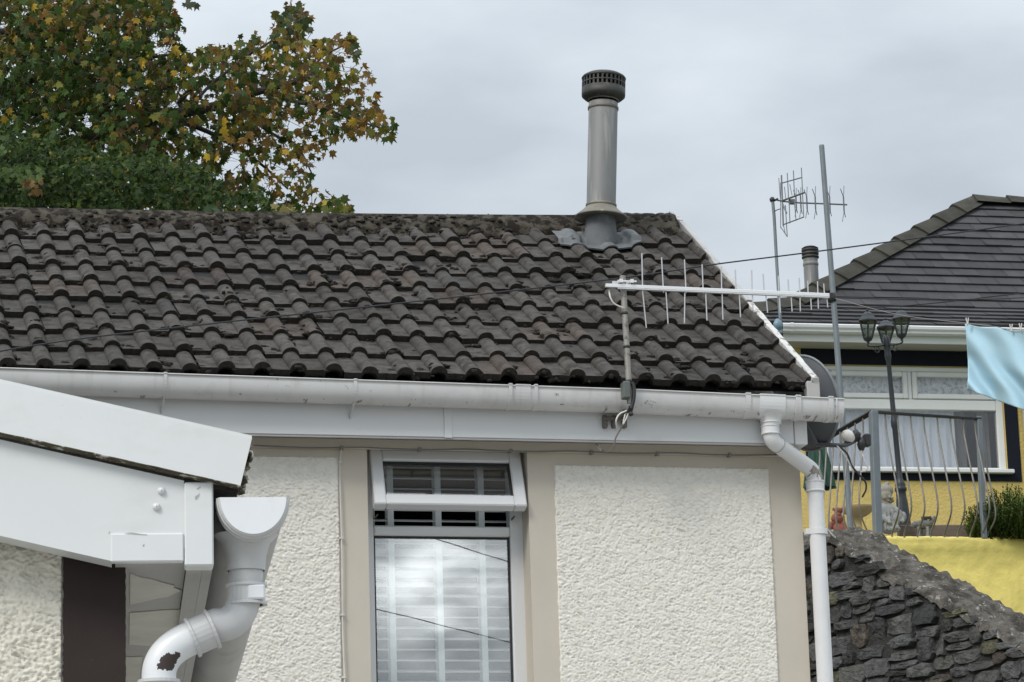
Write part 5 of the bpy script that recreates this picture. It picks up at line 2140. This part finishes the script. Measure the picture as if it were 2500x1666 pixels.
bc = W(2097, 1310, 33.)
bb_ = thing('bird_bath', 'tan bowl shaped bird bath on a stem left of the child statue', 'bird bath', loc=bc)
zr = W(2097, 1236, 33.).z - bc.z
o_ = MB()
o_.lathe([(.001, zr - .03), (.10, zr - .025), (.155, zr - .004), (.165, zr), (.172, zr - .008), (.165, zr - .03), (.14, zr - .07), (.09, zr - .105), (.05, zr - .12)], (0, 0, 0), 32)
o_.build('bowl', M['birdbath'], bb_)
o_ = MB()
o_.lathe([(.05, zr - .12), (.036, zr - .16), (.04, zr - .22), (.06, zr - .27), (.09, 0), (.09, -.2)], (0, 0, 0), 24)
o_.build('stem', M['birdbath'], bb_)

gp = W(2000, 1165, 33.5)
gpo = thing('parasol', 'dark green furled parasol glimpsed beyond the cottage downpipe elbow', 'parasol', loc=Vector((gp.x, gp.y, TZ - .02)))
h0 = gp.z - TZ + .02
rows = []
o_ = MB()
for j in range(20):
    t = j / 19
    z = h0 - .12 + .62 * t
    r = .14 * (1 - t) ** .7 + .015
    rows.append([(r * (1 + .18 * sin(8 * a + t)) * cos(a), r * (1 + .18 * sin(8 * a + t)) * sin(a), z) for a in [2 * pi * i / 48 for i in range(48)]])
o_.grid(rows, smooth=True, closed=True)
o_.build('canopy', M['greencloth'], gpo)
o_ = MB()
o_.tube([(0, 0, 0), (0, 0, h0 + .5)], .02, 8)
o_.build('pole', M['iron'], gpo)

# ================================================================== stone boundary wall
syaw = atan2(-.80, .60)
_p = W(2112, 1358, 27.6)
SW = Frame((_p.x, _p.y, 0), syaw)
# SW local: x runs down the wall towards the lane, y points away from the viewed face
sw = thing('stone_wall', 'dark rubble stone wall with a lichened sloping top beside the cottage downpipe', 'wall', SW)
front = [SW.at(1985, 1318), SW.at(2035, 1318), SW.at(2070, 1345), SW.at(2112, 1362), SW.at(2160, 1408), SW.at(2230, 1432), SW.at(2310, 1478), SW.at(2390, 1520), SW.at(2500, 1583)]
rear_n = SW.e2
TH = .47


def ftop(x):
    f = front
    if x <= f[0].x:
        return f[0].z - .02
    for a, b in zip(f, f[1:]):
        if x <= b.x:
            return a.z + (b.z - a.z) * (x - a.x) / (b.x - a.x)
    return f[-1].z + (f[-1].z - f[-2].z) / (f[-1].x - f[-2].x) * (x - f[-1].x)


back_pts = [SW.at(1990, 1300, TH), SW.at(2030, 1297, TH), SW.at(2085, 1293, TH), SW.at(2130, 1300, TH), SW.at(2165, 1320, TH), SW.at(2200, 1347, TH), SW.at(2280, 1385, TH), SW.at(2390, 1443, TH), SW.at(2500, 1507, TH)]


def btop(x):
    f = back_pts
    if x <= f[0].x:
        return f[0].z
    for a, b in zip(f, f[1:]):
        if x <= b.x:
            return a.z + (b.z - a.z) * (x - a.x) / (b.x - a.x)
    return f[-1].z + (f[-1].z - f[-2].z) / (f[-1].x - f[-2].x) * (x - f[-1].x)


x_l, x_r = -2.2, front[-1].x + 1.2
zlow = 2.6
o_ = MB()
rows = []
for i in range(201):
    x = x_l + (x_r - x_l) * i / 200
    f_, b_ = ftop(x), btop(x)
    row = []
    for t in [0, .03, .12, .2, .3, .4, .5, .6, .7, .8, .9, 1.]:
        y = TH * t
        z = f_ + (b_ - f_) * t ** .85 + .035 * noise.noise(Vector((x * 5, y * 5, 1))) + .040 * noise.noise(Vector((x * 13, y * 13, 3))) + .020 * noise.noise(Vector((x * 45, y * 45, 5)))
        row.append((x, y - (.02 + .05 * noise.noise(Vector((x * 9, 3, 1))) if t < .02 else 0) + .01 * noise.noise(Vector((x * 14, 3, t))), z - (.05 if t == 0 else 0) + .015))
    rows.append(row)
o_.grid(rows, smooth=True)
cop = o_.build('coping', M['coping'], sw)
o_ = MB()
o_.add([p for i in range(201) for p in ((rows[i][1][0], .014 + .01 * noise.noise(Vector((i * .7, 0, 0))), rows[i][0][2] + .04), (rows[i][1][0], .014, zlow))],
       [(2 * i, 2 * i + 1, 2 * i + 3, 2 * i + 2) for i in range(200)], False, 1)
o_.add([p for i in range(201) for p in ((rows[i][-1][0], TH, rows[i][-1][2] - .01), (rows[i][-1][0], TH, zlow))],
       [(2 * i, 2 * i + 2, 2 * i + 3, 2 * i + 1) for i in range(200)], False, 1)
rng = random.Random(17)
BED = .10                       # beds rise slightly


def stone(xa, xb, za, zb, col):
    cx, cz = (xa + xb) / 2, (za + zb) / 2
    hx, hz = (xb - xa) / 2, (zb - za) / 2
    n = 11
    outer = []
    pw = rng.uniform(4, 9)
    sd = rng.random() * 99
    for j in range(n):
        an = 2 * pi * j / n + .2
        c, s = cos(an), sin(an)
        k = 1 / (abs(c) ** pw + abs(s) ** pw) ** (1 / pw)
        k *= 1 + .30 * noise.noise(Vector((c * 1.6, s * 1.6, sd)))
        outer.append((cx + hx * c * k, cz + hz * s * k))
    dp_ = rng.uniform(.012, .045)
    tx, tz = rng.gauss(0, .16), rng.gauss(-.08, .18)
    rings = []
    for (f, y) in ((1.03, .03), (1.0, .55), (.955, .92), (.65, 1.0), (.3, 1.02)):
        row = []
        for (x, z) in outer:
            x2, z2 = cx + (x - cx) * f, cz + (z - cz) * f
            d = dp_ * y if y > .04 else -.02
            d += (tx * (x2 - cx) + tz * (z2 - cz)) * (1 if y > .5 else .4)
            if y > .3:
                d += .011 * noise.noise(Vector((x2 * 26, z2 * 26, sd))) + .008 * noise.noise(Vector((x2 * 60, z2 * 60, sd)))
            row.append((x2 + .006 * noise.noise(Vector((x * 40, z * 40, y * 5))), .012 - d, z2))
        rings.append(row)
    o_.grid(rings[::-1], smooth=False, closed=True, mi=0, col=col)
    o_.add(rings[-1], [tuple(range(n))], False, 0, col)


z = zlow
vis_x0 = SW.at(1990, 1600).x - .25
while z < 8:
    hgt = rng.uniform(.09, .20)
    x = vis_x0 - rng.random() * .2
    while x < x_r:
        wd = rng.choice((.13, .17, .2, .24, .28, .33)) * rng.uniform(.85, 1.2)
        zz = z + BED * (x - vis_x0)
        hh = hgt * rng.uniform(.86, 1.08)
        lim = ftop(x + wd / 2) - .01
        c_ = rng.uniform(.5, 1.4)
        col = (c_ * .97, c_ * rng.uniform(.96, 1.0), c_ * rng.uniform(.94, 1.05))
        if rng.random() < .10:
            col = (c_ * 1.08, c_ * .92, c_ * .82)
        if rng.random() < .025:
            col = (c_ * 1.25, c_ * 1.2, c_ * .85)
        if zz + hh < lim:
            if wd > .2 and rng.random() < .22 and hh > .1:
                m_ = rng.uniform(.4, .6)
                stone(x + .006, x + wd - .006, zz + .004, zz + hh * m_ - .004, col)
                stone(x + .006, x + wd - .006, zz + hh * m_ + .004, zz + hh - .004, (c_ * .9, c_ * .9, c_ * .9))
            else:
                stone(x + .006, x + wd - .006, zz + .005, zz + hh - .005, col)
        elif zz + .05 < lim:
            stone(x + .006, x + wd - .006, zz + .005, lim - .004, col)
        x += wd
    z += hgt
o_.build('wall', [M['stone'], M['mortar']], sw)

# ================================================================== overhead telephone wire past the cottage
o_ = MB()
cab = [W(-250, 905, 11.2), W(120, 838, 11.6), W(520, 790, 12.0), W(1000, 738, 12.5), W(1510, 680, 12.9), W(1743, 646, 13.1), W(2019, 611, 13.4), W(2500, 546, 13.9), W(3000, 470, 14.4)]
o_.tube(smooth_path(cab, 10), .0031, 7)
tag(o_.build('telephone_wire', M['cable_black']), 'thin black wire crossing in front of the mossy roof and behind the long bright aerial', 'wire')

# two service wires over the lane behind the viewer: they show as reflections in the cottage window


def mirrored(u, v, dist):
    n = MAIN.e2
    P = on_plane(u, v, MAIN.p0 + n * (FY + .022), n)
    d = ray(u, v)
    return P + (d - n * (2 * d.dot(n))) * dist


for (a, b, lb_) in (((1040, 1309), (1262, 1379), 'upper of the two overhead wires mirrored in the cottage window'), ((890, 1479), (1262, 1573), 'lower of the two overhead wires mirrored in the cottage window')):
    A, B = mirrored(*a, 27.), mirrored(*b, 24.)
    o_ = MB()
    o_.tube([A - (B - A) * 12, A - (B - A) * 4, A, B, B + (B - A) * 4, B + (B - A) * 12], .0065, 6)
    tag(o_.build('overhead_wire', M['cable_black']), lb_, 'wire')

# ================================================================== shrub by the terrace end
sb_ = W(2445, 1320, 30.7)
shr = thing('shrub', 'bushy green conifer shrub at the right end of the railing', 'shrub', loc=sb_)
rng = random.Random(31)
o_ = MB()
for k in range(560):
    u0 = rng.uniform(2368, 2560)
    edge = 1 - abs(u0 - 2470) / 110
    b = W(u0, 1316, 30.7 + rng.uniform(-.25, .3)) - sb_
    hgt = (.18 + .34 * max(.1, edge) ** .6) * rng.uniform(.55, 1.12)
    ln_ = Vector((rng.gauss(0, .14) + (-.12 if u0 < 2400 else 0), rng.gauss(-.05, .16), 1)).normalized()
    n = int(hgt / .018)
    base = rng.uniform(.55, 1.4)
    for i in range(n):
        t = i / n
        p = b + ln_ * (hgt * t) + Vector((0, 0, -.03 * t))
        for q in range(2):
            an = rng.random() * 2 * pi
            d = (Vector((cos(an), sin(an), rng.uniform(.5, 1.4)))).normalized()
            w_ = Vector((-sin(an), cos(an), .2)) * .006
            L_ = rng.uniform(.022, .045) * (1.1 - .5 * t)
            c_ = base * rng.uniform(.7, 1.3) * (.6 + .6 * t)  # darker low on each frond: the shrub's inner shade put into the colour
            cl = (.088 * c_, .130 * c_, .028 * c_)
            o_.add([p - w_, p + w_, p + d * L_ * .7 + w_ * .8, p + d * L_, p + d * L_ * .7 - w_ * .8], [(0, 1, 2, 3, 4)], False, 0, cl)
o_.build('foliage', M['leaf_small'], shr)
o_ = MB()
for k in range(7):
    a = rng.uniform(0, 6.28)
    o_.tube([(0, 0, -.1), (.2 * cos(a), .12 * sin(a), .12), (.3 * cos(a), .2 * sin(a), .3)], [.02, .012, .005], 6)
o_.build('stem', M['bark'], shr)

# ================================================================== tree and ivy behind the cottage
zt1 = lambda a, b: (a / 2.353, b / 2.353)
OUT = [(-500, -420), (940, -420), (985, -120), (985, 30), (1020, 90), (1055, 130), (1075, 185), (1030, 200), (1015, 260), (1060, 270), (1130, 325), (1150, 290), (1160, 270), (1220, 270), (1290, 255), (1355, 290), (1365, 235), (1430, 185), (1480, 190), (1490, 225), (1540, 235), (1560, 260), (1560, 190),
       (1595, 110), (1545, 80), (1560, 45), (1610, 70), (1640, 10), (1700, 20), (1770, 45), (1775, 90), (1800, 130), (1790, 175), (1745, 190), (1720, 230), (1800, 230), (1870, 210), (1960, 215), (2030, 210), (2060, 240), (2060, 330), (2090, 390), (2140, 440), (2180, 490), (2170, 560), (2150, 600), (2200, 650),
       (2270, 690), (2275, 780), (2210, 825), (2150, 800), (2060, 790), (2030, 840), (1970, 830), (1930, 790), (1900, 860), (1920, 890), (1870, 950), (1830, 940), (1810, 860), (1760, 860), (1790, 960), (1810, 1010), (1860, 1040), (1860, 1080), (1820, 1110), (1760, 1130), (1790, 1180), (1860, 1110), (1900, 1110), (1960, 1130),
       (2035, 1180), (2040, 1260), (1500, 1280), (-500, 1280)]
HOLES = [(1020, 610, 45), (1155, 765, 42), (500, 712, 30), (420, 765, 24), (540, 800, 26), (380, 730, 18), (1670, 715, 42), (1335, 920, 40), (1605, 975, 36), (230, 640, 26), (1500, 550, 22), (1535, 1075, 26), (735, 505, 18), (310, 530, 16), (190, 720, 16), (480, 660, 18), (1290, 965, 26), (950, 290, 40), (890, 220, 30),
         (20, 150, 22), (130, 210, 18), (260, 225, 18), (80, 375, 18), (1730, 600, 26), (1840, 660, 20), (1950, 715, 22), (1940, 300, 30), (2000, 370, 24), (1240, 650, 18), (1320, 680, 16), (1560, 870, 26), (520, 20, 16), (720, 30, 14), (15, 250, 14), (600, 880, 14), (840, 880, 14), (1180, 410, 12), (1640, 1080, 20), (1250, 1030, 20), (1350, 990, 22), (1700, 800, 22)]


def inside(p, poly):
    x, y = p
    c = False
    j = len(poly) - 1
    for i in range(len(poly)):
        xi, yi = poly[i]
        xj, yj = poly[j]
        if (yi > y) != (yj > y) and x < (xj - xi) * (y - yi) / (yj - yi) + xi:
            c = not c
        j = i
    return c


LEAF = []
for (an, r) in ((0, 1.0), (14, .58), (24, .62), (40, .84), (50, .52), (68, .46), (92, .62), (112, .34), (150, .30), (180, .12)):
    LEAF.append((an, r))
LOUT = [(r * sin(radians(a)), r * cos(radians(a))) for a, r in LEAF] + [(-r * sin(radians(a)), r * cos(radians(a))) for a, r in LEAF[-2:0:-1]]


def sycamore_leaf(mb, p, size, tip, face, col, curl):
    """tip: unit vector towards the leaf tip; face: roughly the leaf normal."""
    y = tip.normalized()
    x = y.cross(face).normalized()
    z = x.cross(y)
    vs = [p]
    for (a, b) in LOUT:
        r2 = a * a + b * b
        vs.append(p + x * (a * size) + y * ((b + .1) * size) - z * (curl * size * (r2 * .7 + .25 * abs(a))))
    n = len(LOUT)
    mb.add(vs, [(0, 1 + i, 1 + (i + 1) % n) for i in range(n)], False, 0, col)


tree_base = Vector((-5.4, 28.3, ground_z(-5.4, 28.3)))
tree = thing('sycamore_tree', 'large sycamore with browning leaves reaching over the cottage ridge', 'tree', loc=tree_base)
cvT = Matrix.Translation(-tree_base)
rng = random.Random(41)
TP = lambda a, b, Y=28.: W(*zt1(a, b), Y)
o_ = MB()
top_ = TP(-250, 300)
o_.tube(smooth_path([tree_base - Vector((0, 0, .2)), tree_base + Vector((.08, 0, 1.2)), TP(-300, 1000), top_, TP(-230, -100), TP(-190, -380)], 6), [.34 - .29 * i / 30 for i in range(31)], 12)
o_.build('trunk', M['bark'], tree, cvT)
limbs = [
    ([(-300, 1000), (100, 880), (500, 790), (920, 690), (1100, 630), (1250, 590), (1420, 550), (1560, 520), (1750, 470), (1900, 430)], .075),
    ([(1040, 655), (1035, 600), (1040, 560), (1090, 520), (1150, 480), (1250, 430), (1400, 330), (1600, 200), (1680, 60)], .030),
    ([(1400, 555), (1420, 640), (1520, 720), (1600, 790), (1700, 850), (1800, 1000)], .026),
    ([(1000, 680), (1100, 710), (1230, 780), (1390, 890), (1520, 960), (1640, 1100)], .030),
    ([(1560, 520), (1700, 570), (1850, 620), (2000, 680), (2200, 740)], .024),
    ([(-280, 560), (100, 470), (420, 380), (590, 340), (840, 355), (1000, 330)], .05),
    ([(-260, 300), (0, 190), (300, 230), (480, 140), (700, 60), (900, -60)], .05),
    ([(-250, 800), (150, 640), (450, 640), (640, 560), (860, 480)], .045),
    ([(1680, 130), (1700, 60), (1660, 20)], .010), ([(1750, 470), (1850, 330), (1960, 250), (2040, 225)], .016),
    ([(600, 330), (700, 200), (850, 90), (980, 30)], .02), ([(1100, 630), (1200, 500), (1330, 400), (1440, 300)], .02)]
limb_pts = []
for pts, r in limbs:
    o_ = MB()
    yy = 28 + rng.uniform(-.5, .5)
    P = smooth_path([TP(a, b, (28. if i == 0 else yy)) + Vector((rng.gauss(0, .02), 0, rng.gauss(0, .02))) for i, (a, b) in enumerate(pts)], 4)
    o_.tube(P, [r * (1 - .75 * i / (len(P) - 1)) for i in range(len(P))], 7)
    o_.build('limb', M['bark'], tree, cvT)
    limb_pts += P

o_ = MB()
tw_ = MB()


def leaf_col(a, b):
    """autumn colour by branch: greener low on the left, browner out on the right"""
    g = noise.noise(Vector((a * .006, b * .006, 2.)))
    r = rng.random()
    brown = .16 + .40 * sstep(700, 1900, a) + .22 * g + .12 * (1 - sstep(0, 450, b))
    green = .5 * (1 - sstep(100, 900, a)) * sstep(150, 600, b)
    brown -= green * .6
    k = rng.uniform(.7, 1.3)
    if r < .035 + .05 * max(0, g) + (.05 if (b < 450 and 250 < a < 1100) else 0):
        return (.42 * k, .28 * k, .035 * k)                # yellow
    if r < brown:
        return rng.choice(((.19 * k, .115 * k, .030 * k), (.14 * k, .085 * k, .024 * k), (.27 * k, .155 * k, .036 * k), (.10 * k, .068 * k, .026 * k)))
    if r < brown + .3:
        return (.125 * k, .125 * k, .022 * k)              # olive
    return (.046 * k, .082 * k, .016 * k)                  # green


cnt = 0
tries = 0
while cnt < 2500 and tries < 30000:
    tries += 1
    a, b = rng.uniform(-420, 2290), rng.uniform(-400, 1260)
    if not inside((a, b), OUT):
        continue
    if a > 2290 or (b < -60 and rng.random() < .6) or (a < -30 and rng.random() < .6):
        continue
    n1 = noise.noise(Vector((a * .008, b * .008, 5)))
    if (n1 < -.22 and a > 700 and rng.random() < .75) or (a > 1100 and rng.random() < .36):
        continue
    Y = 28 + rng.gauss(0, .9)
    c = TP(a, b, Y)
    stem_d = Vector((rng.gauss(0, 1), rng.gauss(0, .6), rng.gauss(-.1, .6))).normalized()
    # a twig with a handful of leaves
    cnt += 1
    kk = rng.randint(4, 7)
    if all(inside((a + ea, b + eb), OUT) for ea, eb in ((70, 0), (-70, 0), (0, 80), (0, -80))):
        tw_.tube([c - stem_d * .14, c, c + stem_d * .12], [.0028, .002, .0014], 4, caps=False)
    clump = rng.uniform(.75, 1.25)
    for q in range(kk):
        p = c + Vector((rng.gauss(0, .10), rng.gauss(0, .12), rng.gauss(0, .09)))
        d = (p - CAM)
        du, dv = d.dot(CR) / d.dot(FWD) * FPX + 1250, 833 - d.dot(CU) / d.dot(FWD) * FPX
        aa, bb2 = du * 2.353, dv * 2.353
        if not inside((aa, bb2 + 16), OUT):
            continue
        hit = False
        for (hx, hy, hr) in HOLES:
            if (aa - hx) ** 2 + (bb2 + 14 - hy) ** 2 < (hr * 1.15) ** 2:
                hit = True
                break
        if hit:
            continue
        col = tuple(x * clump for x in leaf_col(aa, bb2))
        size = rng.uniform(.036, .088)
        tip = Vector((rng.gauss(0, .65), rng.gauss(0, .5), -1 + rng.gauss(0, .5)))
        face = Vector((rng.gauss(0, .8), rng.gauss(-.6, .6), rng.gauss(.5, .6)))
        if abs(tip.normalized().dot(face.normalized())) > .95:
            continue
        sycamore_leaf(o_, p, size, tip, face, col, rng.uniform(-.2, .9))
# a sprig of paler leaves low on the left, and a yellow-green one over the ridge
for (a0, b0, a1, b1, n, cset) in ((0, 950, 250, 1040, 40, ((.10, .15, .04), (.075, .115, .035), (.06, .10, .03))), (130, 1020, 240, 1110, 20, ((.20, .12, .045), (.15, .085, .03))), (1520, 1170, 1720, 1225, 16, ((.22, .21, .08), (.3, .26, .1), (.10, .12, .04))),
                                  (1860, 1130, 2030, 1225, 26, ((.20, .21, .045), (.14, .16, .035), (.36, .28, .05), (.08, .11, .03))), (1060, -10, 1130, 25, 5, ((.05, .06, .03),)), (1600, 10, 1790, 180, 34, ((.035, .065, .022), (.06, .075, .025))), (1560, 60, 1620, 260, 14, ((.035, .06, .022), (.06, .06, .025))),
                                  (1380, 190, 1490, 300, 12, ((.05, .075, .022),)), (1160, 270, 1330, 330, 14, ((.09, .11, .03), (.2, .17, .04))), (2000, 220, 2060, 340, 8, ((.05, .07, .025),)), (0, 760, 40, 880, 12, ((.07, .11, .035),))):
    for q in range(n):
        p = TP(rng.uniform(a0, a1), rng.uniform(b0, b1), (22.7 if a1 < 300 else 26.8) + rng.gauss(0, .2))
        tip = Vector((rng.gauss(0, .6), rng.gauss(0, .4), -1 + rng.gauss(0, .4)))
        face = Vector((rng.gauss(0, .5), rng.gauss(-1, .4), rng.gauss(.6, .4)))
        k = rng.uniform(.75, 1.2)
        c_ = rng.choice(cset)
        sycamore_leaf(o_, p, (rng.uniform(.030, .052) if a1 < 300 else rng.uniform(.045, .082)), tip, face, tuple(x * k for x in c_), rng.uniform(-.1, .35))
o_.build('crown', M['leaf'], tree, cvT)
tw_ = tw_.build('twigs', M['bark'], tree, cvT)

IVY = [(-400, 640), (60, 750), (250, 800), (400, 835), (560, 850), (690, 900), (760, 890), (900, 880), (1050, 930), (1180, 960), (1230, 1020), (1330, 1130), (1420, 1060), (1490, 1080), (1540, 1150), (1580, 1300), (-400, 1300)]
ib = W(300 / 2.353, 900, 24)
ib.z = ground_z(ib.x, ib.y)
ivy = thing('ivy_bush', 'dense dark green ivy mass standing directly behind the cottage ridge', 'bush', loc=ib)
cvI = Matrix.Translation(-ib)
rng = random.Random(51)
o_ = MB()
n = 0
while n < 11000:
    a, b = rng.uniform(-350, 1620), rng.uniform(640, 1290)
    j = 60 * noise.noise(Vector((a * .012, 3, 1))) + 34 * noise.noise(Vector((a * .045, 3, 8)))
    if not inside((a, b + j), IVY):
        continue
    n += 1
    lob = noise.noise(Vector((a * .010, b * .013, 4)))
    Y = 24 + rng.uniform(-.3, .9) - 1.3 * lob
    p = W(a / 2.353, b / 2.353, Y)
    if lob < -.12 and rng.random() < .5:
        continue
    k = rng.uniform(.6, 1.35) * (1.0 + .5 * noise.noise(Vector((a * .02, b * .02, 9))))
    col = (.026 * k, .050 * k, .011 * k) if rng.random() < .7 else (.055 * k, .083 * k, .016 * k)
    if rng.random() < .03 and a > 900:
        col = (.12 * k, .075 * k, .035 * k)
    tip = Vector((rng.gauss(0, .8), rng.gauss(-.3, .5), rng.gauss(-.4, .8))).normalized()
    face = Vector((rng.gauss(0, .6), rng.gauss(-.7, .5), rng.gauss(.7, .5)))
    if abs(tip.dot(face.normalized())) > .93:
        continue
    x = tip.cross(face).normalized()
    s = rng.uniform(.020, .042)
    zf_ = x.cross(tip) * s * .15
    o_.add([p, p + x * s * .55 + tip * s * .5, p + x * s * .3 + tip * s * 1.0, p + tip * s * 1.5 - zf_, p - x * s * .3 + tip * s * 1.0, p - x * s * .55 + tip * s * .5], [(0, 1, 2, 3), (0, 3, 4, 5)], False, 0, col)
for q in range(4500):                       # the hidden lower part, down to the ground
    x = rng.uniform(-4.3, -2.1)
    y = 24 + rng.uniform(-.6, 1.0)
    z0 = ground_z(x, y)
    p = Vector((x, y, rng.uniform(z0, W(300, 560, 24).z)))
    s = rng.uniform(.05, .1)
    k = rng.uniform(.6, 1.3)
    t = Vector((rng.gauss(0, 1), rng.gauss(-.5, .5), rng.gauss(-.3, .8))).normalized()
    xx = t.cross(Vector((.3, -.8, .5))).normalized()
    o_.add([p, p + xx * s * .6 + t * s * .6, p + t * s * 1.5, p - xx * s * .6 + t * s * .6], [(0, 1, 2, 3)], False, 0, (.026 * k, .052 * k, .017 * k))
o_.build('leaves', M['leaf_small'], ivy, cvI)
o_ = MB()
for k in range(6):
    x = -4.2 + .4 * k
    z0 = ground_z(x, 24.3)
    o_.tube(smooth_path([(x, 24.3, z0 - .1), (x + .1, 24.2, z0 + 2), (x - .05 + .1 * (k % 3), 24.3, z0 + 4), (x + .1, 24.2, W(300, 560, 24).z)], 4), [.05 - .003 * i for i in range(13)], 6)
o_.build('stems', M['bark'], ivy, cvI)
